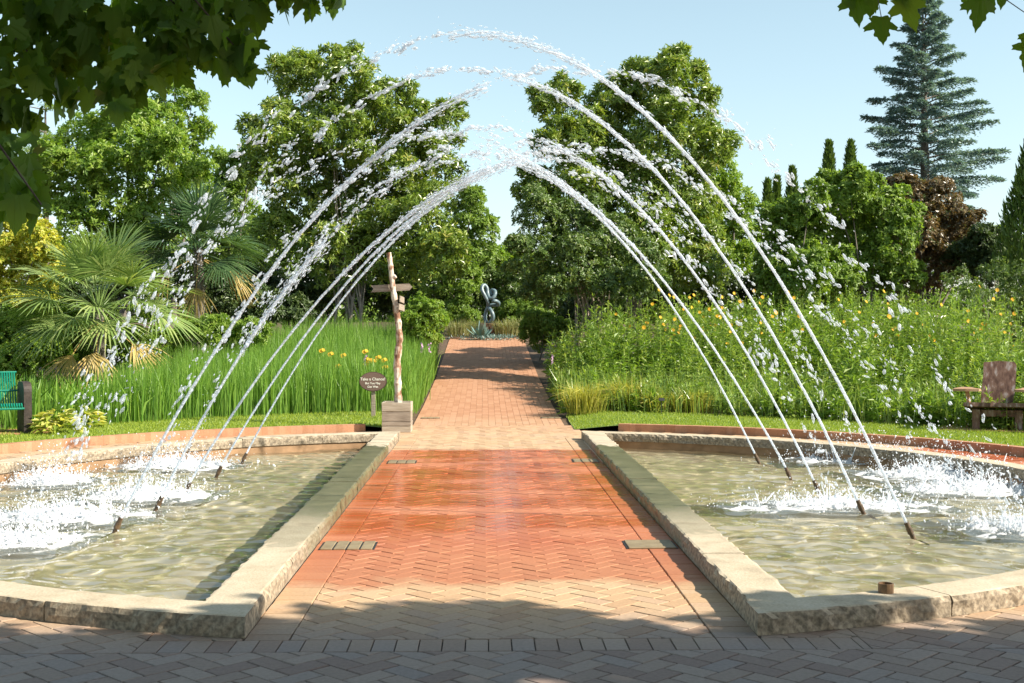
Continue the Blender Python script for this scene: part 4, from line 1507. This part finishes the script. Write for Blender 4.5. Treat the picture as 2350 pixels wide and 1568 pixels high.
# far woods behind everything
wl_ = []
for k in range(64):
    x = -240 + k * 45 + random.uniform(-15, 15)
    y = 640 + random.uniform(-30, 30) + (0 if 1000 < x < 1350 else -50)
    wl_.append((x, y, random.uniform(45, 65)))
    wl_.append((x + 20, 705, 50)); wl_.append((x, 735, 40))
V, F, R = crown(lobes_px(wl_, 66, 8), 13000, 9, .30, .14)
A = Acc(); A.add(V, F, R)
tag(A.build('far_woods', LF['mid']), 'distant band of green woodland behind the garden trees', 'woods', kind='stuff')


# ------------------------------------------------------------------ palms
def frond(root, origin, az, el, pet, R, spread, nleaf, mat, droop=.25, nm='frond'):
    A = Acc()
    o = Vector((math.cos(az), math.sin(az), 0))
    up = Vector((0, 0, 1))
    d = (o * math.cos(el) + up * math.sin(el)).normalized()
    sd_ = d.cross(up).normalized()
    if sd_.length < .1: sd_ = Vector((1, 0, 0))
    nrm = sd_.cross(d).normalized()
    hub = Vector(origin) + d * pet - up * pet * .08
    PT = Acc()
    V, F = tube([Vector(origin), Vector(origin) + d * pet * .5, hub], [.016, .012, .010], 5)
    PT.add(V, F, .5)
    d2 = (d - up * .25).normalized()
    nrm2 = sd_.cross(d2).normalized()
    tw = Matrix.Rotation(random.uniform(-.5, .5), 3, d2)
    sd2 = tw @ sd_; nrm2 = tw @ nrm2
    for k in range(nleaf):
        a = spread * (k / (nleaf - 1) - .5)
        ld = d2 * math.cos(a) + sd2 * math.sin(a)
        l = R * (.72 + .28 * math.cos(a * .7)) * random.uniform(.9, 1.05)
        cup = nrm2 * .16 * abs(math.sin(a))
        w = l * .020
        # 3-segment ribbon blade, tip hanging
        segs = [(0, .3), (.35, 1), (.7, .8), (1, .05)]
        V = []
        s2 = ld.cross(nrm2).normalized()
        tilt = (nrm2 * random.uniform(-.3, .3))
        for s, ww in segs:
            c = hub + (ld + cup + tilt * .25) * l * s - up * droop * l * max(0, s - .35) ** 1.6
            V += [c + s2 * w * ww + nrm2 * w * .5 * ww, c - s2 * w * ww + nrm2 * w * .5 * ww]
        F = [(0, 1, 3, 2), (2, 3, 5, 4), (4, 5, 7, 6)]
        A.add([tuple(v) for v in V], F, min(1, max(0, random.gauss(.5, .2))))
    o_ = A.build(nm, mat, root)
    PT.build('petiole', mat, o_)


def palm(label, px, py, Y, nfr, R, pet, leaf, ndead, hz=None):
    c = P(px, py, Y)
    z0 = float(gz(Y))
    root = thing('fan_palm', label, 'palm', (c.x, Y, z0))
    T = Acc()
    V, F = tube([(c.x, Y, z0 - .1), (c.x + .03, Y, (z0 + c.z) / 2), (c.x, Y, c.z + .05)], [.13, .12, .10], 8); T.add(V, F)
    for k in range(60):
        a = random.uniform(0, 6.28); z = random.uniform(z0 + .1, c.z)
        o = Vector((math.cos(a), math.sin(a), 0)); p = Vector((c.x, Y, z)) + o * .11
        V, F = tube([p, p + o * .08 + Vector((0, 0, .12))], [.02, .006], 4); T.add(V, F)
    T.build('trunk', M['bark'], root)
    for k in range(nfr):
        f = (k + .5) / nfr
        frond(root, c + Vector((0, 0, random.uniform(-.1, .08))), k * 2.399 + random.uniform(-.2, .2), rad(82 - 100 * f + random.uniform(-8, 8)),
              pet * random.uniform(.8, 1.15), R * random.uniform(.85, 1.1), rad(random.uniform(170, 230)), 34, LF[leaf], .25 + .3 * f)
    for k in range(ndead):
        az = (-1.2, -2.3, -.2, .5, -3.0)[k % 5] + random.uniform(-.4, .4)
        frond(root, c + Vector((0, 0, -.15)), az, rad(-35 + random.uniform(-25, 15)), pet * .85, R * .8, rad(100), 15, LF['dead'], .6, 'dead_frond')


palm('broad light green fan palm with yellowed lower fronds above the reeds', 225, 712, 22.6, 34, .95, .95, 'palm', 3)
palm('dark green fan palm with hanging dead fronds behind the first palm', 455, 575, 27, 30, 1.0, .85, 'palm_dark', 4)


# ------------------------------------------------------------------ beds
def blades(n, inside, hfun, wid, lean, mat, name, label, cat, box, segs=2):
    x = rng.uniform(box[0], box[1], n * 3); y = rng.uniform(box[2], box[3], n * 3)
    ok = np.array([inside(a, b) for a, b in zip(x, y)])
    x, y = x[ok][:n], y[ok][:n]
    m = len(x)
    h = hfun(x, y) * rng.uniform(.65, 1.08, m)
    z = gz(y) + .05
    a = rng.uniform(0, 6.28, m)
    ln = np.abs(rng.normal(0, lean, m))
    o = np.stack([np.cos(a), np.sin(a), np.zeros(m)], 1)
    p0 = np.stack([x, y, z], 1)
    p1 = p0 + o * (ln * h * .35)[:, None] + np.array([0, 0, 1]) * (h * .6)[:, None]
    p2 = p0 + o * (ln * h)[:, None] + np.array([0, 0, 1]) * (h * (1 - .3 * ln))[:, None]
    s = unit(np.stack([rng.normal(size=m), rng.normal(size=m) * .5, np.zeros(m)], 1)) * (wid * rng.uniform(.7, 1.2, m) / 2)[:, None]
    V = np.stack([p0 - s * .8, p0 + s * .8, p1 + s, p1 - s, p2 + s * .15, p2 - s * .15], 1).reshape(-1, 3)
    b = (np.arange(m) * 6)[:, None]
    F = np.concatenate([b + np.array([0, 1, 2, 3]), b + np.array([3, 2, 4, 5])])
    r = np.clip(rng.normal(.5, .2, m), 0, 1)
    A = Acc(); A.add(V, F, np.concatenate([r, r]))
    return tag(A.build(name, LF[mat]), label, cat, kind='stuff')


def left_bed(x, y):
    return rr(x, y) > 9.75 and x < PL + .06 and y > 17.5 and x > -6.3 + .25 * max(0, y - 24)


blades(27000, left_bed, lambda x, y: 1.0 + .045 * np.clip(y - 21, 0, 10) - .35 * np.clip((x + 2.0) * .9, 0, .8), .0115, .15, 'reed', 'reeds',
       'dense upright green reeds filling the left bed', 'reeds', (-7, -1.2, 17.5, 31))
blades(2600, lambda x, y: rr(x, y) > 9.75 and x < -5.6 and y < 25, lambda x, y: .8 + 0 * x, .03, .35, 'reed', 'strap_leaves',
       'arching strap-leaved plants between the bench and the palm', 'plants', (-9.5, -5.6, 17, 25))


def right_bed(x, y):
    return rr(x, y) > 9.75 and x > PR - .02 + max(0, (y - 30)) * .03 and y > 16


def leafy_stems(n, inside, hfun, L, W, nl, mat, name, label, cat, box):
    x = rng.uniform(box[0], box[1], n * 3); y = rng.uniform(box[2], box[3], n * 3)
    ok = np.array([inside(a, b) for a, b in zip(x, y)])
    x, y = x[ok][:n], y[ok][:n]
    A = Acc()
    V, F, R = stems_at(x, y, gz(y) + .03, hfun(x, y) * rng.uniform(.75, 1.1, len(x)), L, W, nl)
    A.add(V, F, R)
    return tag(A.build(name, LF[mat]), label, cat, kind='stuff')


def stems_at(x, y, z, h, L, W, nl):
    m = len(x)
    a = rng.uniform(0, 6.28, m); ln = np.abs(rng.normal(0, .12, m))
    top = np.stack([x + np.cos(a) * ln * h, y + np.sin(a) * ln * h, z + h], 1)
    base = np.stack([x, y, z], 1)
    t = rng.uniform(.12, 1, (m, nl)).ravel()
    bi = np.repeat(np.arange(m), nl)
    p = base[bi] + (top - base)[bi] * t[:, None]
    az = rng.uniform(0, 6.28, len(p))
    el = rng.uniform(-.1, .9, len(p)) + np.where(t > .9, .5, 0)
    d = np.stack([np.cos(az) * np.cos(el), np.sin(az) * np.cos(el), np.sin(el)], 1)
    l = L * rng.uniform(.6, 1.2, len(p)) * (1.15 - .5 * t)
    V1, F1 = leaves(p, d, np.array([0, 0, 1.0]) + rvec(len(p)) * .4, l, l * W / L, .45, .12, .25)
    # stalks
    s = np.stack([rng.normal(size=m), rng.normal(size=m), np.zeros(m)], 1); s = unit(s) * .006
    V2 = np.stack([base - s, base + s, top + s * .5, top - s * .5], 1).reshape(-1, 3)
    F2 = np.arange(4 * m).reshape(m, 4) + len(V1)
    R = np.concatenate([np.clip(rng.normal(.5, .15, m)[bi] + rng.normal(0, .15, len(p)), 0, 1), np.full(m, .4)])
    return np.concatenate([V1, V2]), np.concatenate([F1, F2]), R


def rh(x, y):
    r = np.hypot(x - CX, y - CY)
    return np.clip(.40 + (r - 9.75) * .27, .35, 1.85) * np.clip(.45 + (x - PR) * .45, .45, 1) + np.clip((x - 6.5) * .05, 0, .3)


def patch(x, y, lo, hi, sd=0.0):
    return lo < noise.fractal(Vector((x * .55 + sd, y * .55, 0)), 1, 2, 3) < hi


leafy_stems(520, lambda x, y: right_bed(x, y) and patch(x, y, .05, 9), lambda x, y: rh(x, y) * .95, .27, .085, 26, 'mid', 'broad_leaved_perennials', 'darker broad-leaved perennials in patches of the right bed',
            'plants', (1.4, 10.5, 16, 29.5))
leafy_stems(420, lambda x, y: right_bed(x, y) and patch(x, y, -9, -.08, 7.0), lambda x, y: rh(x, y) * 1.05, .13, .05, 40, 'bright', 'light_perennials', 'yellow-green small-leaved perennials in patches of the right bed',
            'plants', (1.4, 10.5, 16, 29.5))
leafy_stems(1700, lambda x, y: right_bed(x, y) and patch(x, y, -.28, .35, 3.0), rh, .165, .045, 34, 'peren', 'perennial_foliage', 'dense leafy green perennials filling the right bed', 'plants', (1.4, 10.5, 16, 29.5))
blades(4200, lambda x, y: right_bed(x, y) and 9.75 < rr(x, y) < 12.5, lambda x, y: .55 + .1 * (np.hypot(x - CX, y - CY) - 9.75), .016, .3, 'peren', 'bed_grasses',
       'green grassy leaves along the front of the right bed', 'grasses', (1.4, 10, 16, 25))
leafy_stems(420, lambda x, y: rr(x, y) > 9.9 and x < -1.6 and 26 < y < 32, lambda x, y: 1.0 + 0 * x, .11, .03, 26, 'peren', 'back_foliage', 'leafy green plants at the back of the left bed',
            'plants', (-7, -1.5, 26, 32))


# tall flowering perennials, one by one
def flower_at(A, c, r, face):
    c = np.array(c); f = unit(np.array(face, float))
    n = 10
    u = unit(np.cross(f, np.array([.3, .2, 1.0]))); v = np.cross(f, u)
    a = np.arange(n) * 2 * math.pi / n
    d = u[None] * np.cos(a)[:, None] + v[None] * np.sin(a)[:, None] + f[None] * .15
    V, F = leaves(np.repeat(c[None], n, 0), d, np.repeat(f[None], n, 0), r, r * .5, .6, 0, 0)
    A.add(V, F, rng.random(n))


protos = []
for k in range(4):
    root = thing('flowering_perennial', 'tall leafy perennial with yellow daisy flowers in the right bed', 'flowering plant', (0, 0, 0), 'tall yellow-flowered perennials in the right bed')
    ns = 7
    x = rng.normal(0, .16, ns); y = rng.normal(0, .16, ns)
    h = rng.uniform(1.2, 2.1, ns)
    A = Acc()
    V, F, R = stems_at(x, y, np.zeros(ns), h, .17, .05, 44); A.add(V, F, R)
    A.build('foliage', LF['peren'], root)
    tops = V[-4 * ns:].reshape(ns, 4, 3)[:, 2]
    Fl = Acc()
    for t in tops[:3]:
        flower_at(Fl, t + np.array([0, 0, .03]), random.uniform(.035, .05), (random.uniform(-.4, .7), -1, random.uniform(.0, .8)))
    Fl.build('flower_heads', LF['yellow'], root)
    protos.append(root)


def copy_tree(o):
    c = o.copy(); COL.objects.link(c)
    for ch in o.children:
        d = ch.copy(); COL.objects.link(d); d.parent = c
    return c


used = [False] * 4
spots = []
for k in range(46):
    px = random.uniform(1430, 2350) if k > 5 else random.uniform(1600, 2200)
    Y = random.uniform(23.5, 28.5)
    spots.append((P(px, 700, Y).x, Y))
for k, (x, y) in enumerate(spots):
    i = k % 4
    o = protos[i] if not used[i] else copy_tree(protos[i])
    used[i] = True
    o.location = (x, y, float(gz(y)))
    o.rotation_euler = (0, 0, random.uniform(-.5, .5))
    s = random.uniform(.85, 1.12); o.scale = (s, s, s)


# grass clumps
def clump(name, label, cat, x, y, R, h, n, mat, lean=.5, wid=.014, group=None):
    z = float(gz(y)) + .06
    root_p = rng.normal(size=(n, 2)) * R * .25
    a = np.arctan2(root_p[:, 1], root_p[:, 0]) + rng.normal(0, .5, n)
    hh = h * rng.uniform(.6, 1.1, n); ln = np.abs(rng.normal(lean, lean * .5, n))
    o = np.stack([np.cos(a), np.sin(a), np.zeros(n)], 1)
    p0 = np.stack([x + root_p[:, 0], y + root_p[:, 1], np.full(n, z)], 1)
    up = np.array([0, 0, 1.0])
    p1 = p0 + o * (ln * hh * .35)[:, None] + up * (hh * .65)[:, None]
    p2 = p0 + o * (ln * hh)[:, None] + up * (hh * (1 - .45 * ln))[:, None]
    s = unit(np.cross(o, up) + rng.normal(size=(n, 3)) * .4) * wid / 2
    V = np.stack([p0 - s, p0 + s, p1 + s, p1 - s, p2 + s * .15, p2 - s * .15], 1).reshape(-1, 3)
    b = (np.arange(n) * 6)[:, None]
    F = np.concatenate([b + np.array([0, 1, 2, 3]), b + np.array([3, 2, 4, 5])])
    r = np.clip(rng.normal(.5, .22, n), 0, 1)
    A = Acc(); A.add(V, F, np.concatenate([r, r]))
    return tag(A.build(name, LF[mat]), label, cat, group)


for (px, Y, R, h, lb) in ((1345, 21.9, .55, .62, 'yellowish grass clump nearest the path in the right bed'),
                          (1440, 22.3, .6, .7, 'tall yellow-green grass clump left of the black plant label'),
                          (1500, 21.9, .5, .45, 'low yellow-green grass clump right behind the black plant label'),
                          (1590, 21.9, .55, .5, 'yellow-green grass clump right of the black plant label')):
    p = P(px, 940, Y)
    clump('grass_clump', lb, 'grass clump', p.x, Y, R, h, 420, 'ygrass', .55)
for (px, Y, lb, mt) in ((1050, 42.5, 'straw-coloured fountain grass left of the sculpture', 'straw'), (1085, 44.5, 'pale grass clump just behind the agave', 'straw'),
                        (1165, 43, 'straw-coloured fountain grass right of the sculpture', 'straw'), (1195, 43.6, 'dry grass clump farthest right of the sculpture', 'straw')):
    p = P(px, 760, Y)
    clump('fountain_grass', lb, 'grass clump', p.x, Y, .7, .68, 320, mt, .5, .018)

# flowers in the left bed
Fl = 0
for (px, py, Y, c) in ((737, 806, 23.5, 'y'), (757, 814, 23.5, 'y'), (786, 817, 23.5, 'y'), (836, 808, 23.3, 'y'), (847, 829, 23, 'y'), (855, 831, 23.1, 'y'), (838, 837, 23, 'y'),
                       (866, 822, 23, 'y'), (880, 828, 23, 'y'), (882, 844, 22.9, 'y'), (774, 842, 23, 'y'), (840, 827, 22.8, 'y')):
    c_ = P(px, py + 0, Y)
    root = thing('yellow_daylily', 'yellow lily flower on a bare stalk among the reeds', 'flower', (c_.x, Y, float(gz(Y))), 'yellow lilies among the reeds')
    A = Acc(); flower_at(A, c_, .05, (.3, -1, .5)); flower_at(A, c_ + Vector((.04, 0, .02)), .045, (.8, -1, .9)); A.build('flower_head', LF['yellow'], root)
    A = Acc(); V, F = tube([(c_.x, Y, float(gz(Y))), tuple(c_)], .006, 5); A.add(V, F, .5); A.build('stalk', LF['reed'], root)
for (px, py, Y, lb) in ((838, 828, 22.4, 'violet flower spike leaning among the reeds by the oval sign'), (968, 798, 25, 'left violet flower spike of the pair by the path'),
                        (987, 798, 25, 'right violet flower spike of the pair by the path'), (1268, 825, 25.5, 'small violet flower spike at the right edge of the path')):
    c_ = P(px, py, Y)
    root = thing('violet_flower', lb, 'flower', (c_.x, Y, float(gz(Y))))
    A = Acc()
    for k in range(9): flower_at(A, c_ + Vector((random.gauss(0, .012), random.gauss(0, .012), (k - 4) * .022)), .022, (random.uniform(-1, 1), -1, random.uniform(-.2, .6)))
    A.build('flower_head', LF['violet'], root)
    A = Acc(); V, F = tube([(c_.x, Y, float(gz(Y))), tuple(c_)], .007, 5); A.add(V, F, .5); A.build('stalk', LF['reed'], root)

# variegated hosta by the bench
for (px, py, R, lb) in ((112, 975, .42, 'yellow-edged hosta next to the bench end'), (168, 962, .40, 'yellow-green hosta between the first hosta and the reeds')):
    p = G(px, py + 22, .1)
    n = 170
    a = rng.uniform(0, 6.28, n); r = np.sqrt(rng.random(n)) * R
    pos = np.stack([p.x + np.cos(a) * r * .7, p.y + .3 + np.sin(a) * r * .7, .1 + (1 - r / R) * .25 + rng.uniform(0, .12, n)], 1)
    d = np.stack([np.cos(a), np.sin(a), rng.uniform(-.3, .5, n)], 1)
    V, F = leaves(pos, d, np.array([0, 0, 1.0]) + rvec(n) * .35, rng.uniform(.12, .2, n), rng.uniform(.07, .11, n), .45, .1, .25)
    A = Acc(); A.add(V, F, rng.random(n))
    tag(A.build('hosta', LF['hosta']), lb, 'plant')

# agave at the foot of the sculpture
p = P(1105, 768, 41.6)
A = Acc()
for k in range(26):
    az = k * 2.399; el = rad(random.uniform(12, 75)); l = random.uniform(.45, .7)
    o = Vector((math.cos(az), math.sin(az), 0)); d = o * math.cos(el) + Vector((0, 0, math.sin(el)))
    s = Vector((-o.y, o.x, 0)); c0 = Vector((p.x, p.y, float(gz(p.y)) + .05))
    V = []
    for t, w in ((0, .06), (.3, .075), (.7, .05), (1, .004)):
        c = c0 + d * l * t
        nn = s.cross(d)
        V += [c + s * w + nn * w * .4, c - s * w + nn * w * .4]
    A.add([tuple(v) for v in V], [(0, 1, 3, 2), (2, 3, 5, 4), (4, 5, 7, 6)], random.random())
tag(A.build('agave', LF['agave']), 'blue-grey spiky agave at the foot of the sculpture', 'plant')
A = Acc()
n = 500
pos = np.stack([p.x + .25 + rng.normal(0, .5, n), p.y - .1 + rng.normal(0, .25, n), np.zeros(n)], 1); pos[:, 2] = gz(pos[:, 1]) + rng.uniform(0, .12, n)
V, F = leaves(pos, rvec(n) + np.array([0, 0, .8]), rvec(n), rng.uniform(.08, .16, n), .03); A.add(V, F, rng.random(n))
tag(A.build('groundcover', LF['agave']), 'low blue-grey ground cover in front of the plinth', 'ground cover', kind='stuff')


# ------------------------------------------------------------------ maples overhead
MAPLE = [(0, 0), (.05, -.01), (.14, -.07), (.24, -.10), (.27, -.04), (.36, -.03), (.31, .06), (.29, .12), (.36, .14), (.44, .20), (.55, .27), (.50, .34), (.53, .42), (.43, .40), (.34, .41), (.24, .40),
         (.22, .48), (.26, .58), (.24, .64), (.16, .68), (.12, .80), (.05, .88), (0, 1.0)]


def maple_leaves(pos, d, nrm, L):
    pv_, fc = [], []
    k = len(MAPLE)
    side = unit(np.cross(d, nrm)); nn = unit(np.cross(side, d))
    for i in range(len(pos)):
        b = len(pv_)
        bend = random.uniform(.1, .45); curl = random.uniform(.05, .4)
        for s in (1, -1):
            for (u, v) in (MAPLE if s > 0 else MAPLE[1:-1]):
                q = pos[i] + d[i] * (v * L[i]) + side[i] * (s * u * L[i]) - nn[i] * (abs(u) * bend * L[i] + max(0, v) ** 2 * curl * L[i])
                pv_.append(tuple(q))
        right = [b + j for j in range(k)]
        left = [b] + [b + k + j for j in range(k - 2)] + [b + k - 1]
        fc.append(tuple(right)); fc.append(tuple(left[::-1]))
    return pv_, fc


def maple_part(name, V, F, root):
    me = bpy.data.meshes.new(name); me.from_pydata(V, [], F)
    a = me.attributes.new('rnd', 'FLOAT', 'FACE')
    r = np.repeat(np.clip(rng.normal(.5, .22, len(F) // 2), 0, 1), 2)
    a.data.foreach_set('value', r.astype(np.float32))
    return link_mesh(name, me, LF['maple'], root)


def maple_cloud(lobes, n, L0):
    w = lobes[:, 3] ** 2; li = rng.choice(len(lobes), n, p=w / w.sum())
    c = lobes[li, :3] + rvec(n) * lobes[li, 3:6] * (rng.random(n) ** .4)[:, None]
    d = unit(rng.normal(size=(n, 3)) * .45 + np.array([0, 0, -.9]))
    nr = unit(np.stack([rng.normal(size=n), rng.normal(size=n) - .3, rng.uniform(.0, .9, n)], 1))
    return maple_leaves(c, d, nr, L0 * rng.uniform(.7, 1.2, n)), c


# left maple: trunk outside the frame, its boughs hang into the upper left
tl_ = [(50, 50, 120, 5.3), (180, 90, 105, 5.6), (310, 60, 110, 5.5), (440, 45, 95, 5.4), (500, 100, 66, 5.3), (240, 190, 48, 5.2), (110, 170, 85, 5.3), (330, 150, 60, 5.2), (420, 110, 70, 5.5),
       (-40, 200, 90, 5.0), (40, 240, 60, 5.1), (540, 20, 60, 5.3), (640, -28, 50, 5.4), (720, -20, 44, 5.4), (560, 130, 20, 5.2), (780, -20, 26, 5.4), (270, 245, 26, 4.9), (10, 340, 52, 4.6), (-30, 420, 60, 4.3), (60, 440, 46, 4.2), (20, 390, 60, 4.3), (95, 470, 30, 4.0), (80, 330, 30, 4.6), (560, 90, 40, 5.3), (575, 150, 22, 5.3),
       (600, -60, 80, 5.5), (450, -80, 120, 5.5), (250, -90, 150, 5.6), (60, -90, 150, 5.5), (-120, -20, 160, 5.4), (-160, 200, 150, 5.0)]
lob = []
for (x, y, r, Y) in tl_:
    c = P(x, y, Y); R = r * Y / FPX
    lob.append((c.x, c.y, c.z, R, R * 1.8, R))
lob = np.array(lob)
tx, ty = -4.6, 3.2
root = thing('maple_tree', 'maple whose dark lobed leaves hang across the upper left corner', 'tree', (tx, ty, 0))
(V, F), _ = maple_cloud(lob, 1120, .12)
maple_part('crown', V, F, root)
T = Acc()
V, F = tube([(tx, ty, -.1), (tx, ty, 1.2), (tx + .1, ty, 2.6), (tx + .2, ty + .2, 4.2), (tx, ty, 6)], [.2, .16, .14, .1, .04], 10); T.add(V, F)
for i in range(0, len(lob), 3):
    e = Vector(lob[i, :3]); s = Vector((tx + .1, ty, 4.3 + .05 * i))
    md = s.lerp(e, .6) + Vector((0, 0, .55))
    V, F = tube([s, md, e], [.03, .012, .003], 5); T.add(V, F)
T.build('trunk', M['bark'], root, smooth=True)
hi = np.array([(tx + rng.uniform(-3, 3.6), ty + rng.uniform(-7, 1.6), rng.uniform(4.6, 7.5), 1.1, 1.1, .8) for k in range(46)])
V, F, R = crown(hi, 3600, 8, .17, .14, up=-.2); A = Acc(); A.add(V, F, R); A.build('upper_crown', LF['maple'], root)

# right maple: shades the plaza, a few leaves dip into the top right
tx, ty = 7.6, 1.6
root = thing('maple_tree', 'maple off to the right whose few leaves dip into the top right corner', 'tree', (tx, ty, 0))
sh = []
GT = [(-3.6, 5.95, .75), (-2.8, 5.95, .75), (-2.0, 5.9, .72), (-1.3, 5.85, .72), (-.75, 6.15, .7), (-.1, 6.55, .66), (.35, 6.42, .64), (.8, 6.0, .66), (1.3, 5.8, .62),
      (2.0, 6.15, .7), (2.7, 6.05, .65), (3.4, 5.7, .7), (4.4, 5.8, .75), (-4.8, 6.2, .8)]
NE = len(GT)
for gx in np.arange(-6, 6.1, .95):
    for gy in np.arange(.2, 5.6, .9):
        GT.append((gx + random.uniform(-.2, .2), gy + random.uniform(-.15, .15), .85))
for gx in np.arange(-5, 6.1, 1.1):
    for gy in np.arange(-6.5, .2, 1.1):
        GT.append((gx + random.uniform(-.2, .2), gy + random.uniform(-.15, .15), .95))
GT += [(a + random.uniform(-.6, .6), b_ - random.uniform(.1, .6), c_) for a, b_, c_ in GT]
for i_, (gx, gy, r) in enumerate(GT):
    z = random.uniform(4.1, 4.5) if i_ < NE else random.uniform(4.8, 6.8)
    p = Vector((gx, gy, 0)) + sdir * (z / sdir.z)
    sh.append((p.x, p.y, p.z, r, r, r * .7))
sh = np.array(sh)
V, F, R = crown(sh, 38000, 8, .19, .17, up=-.2, shell=.5, inner=.95); A = Acc(); A.add(V, F, R); A.build('upper_crown', LF['maple'], root)
ex = [(1965, 8, .135), (2000, 5, .12), (1992, -15, .13), (2020, 64, .125), (2078, 20, .15), (2100, -8, .13), (2055, -20, .14), (2250, 15, .14), (2275, -12, .13), (2225, -18, .13), (2365, 120, .13), (2385, 95, .13), (1945, -20, .13), (2310, -30, .14)]
pos, dd, nn, ll = [], [], [], []
for (x, y, L0) in ex:
    Y = 4.85 + random.uniform(-.15, .15)
    pos.append(P(x + random.uniform(-6, 6), y - 26, Y)); ll.append(L0)
    dd.append((random.uniform(-.35, .35), random.uniform(-.4, 0), -1)); nn.append((random.uniform(-.3, .3), -1, random.uniform(0, .5)))
V, F = maple_leaves(np.array(pos), unit(np.array(dd)), unit(np.array(nn)), np.array(ll))
maple_part('hanging_leaves', V, F, root)
T = Acc()
V, F = tube([(tx, ty, -.1), (tx, ty, 1.5), (tx - .1, ty, 3.2), (tx, ty, 5), (tx - .2, ty, 7)], [.26, .2, .17, .12, .05], 10); T.add(V, F)
for i in range(0, len(sh), 4):
    e = Vector(sh[i, :3]); s = Vector((tx - .1, ty, random.uniform(2.8, 4.6))); md = s.lerp(e, .5) + Vector((0, 0, .3))
    V, F = tube([s, md, e], [.05, .03, .008], 5); T.add(V, F)
tw = [Vector((tx - .1, ty, 4.0)), Vector((4.5, 3.6, 4.1)), P(2150, -110, 4.9), P(2080, -60, 4.85)]
V, F = tube(tw, [.04, .025, .01, .004], 5); T.add(V, F)
for p_ in pos:
    V, F = tube([p_, p_ + Vector((random.uniform(-.03, .03), 0, .09)), tw[2] if p_.x > P(2140, 0, 4.85).x else tw[3]], [.0018, .002, .003], 4); T.add(V, F)
T.build('trunk', M['bark'], root, smooth=True)
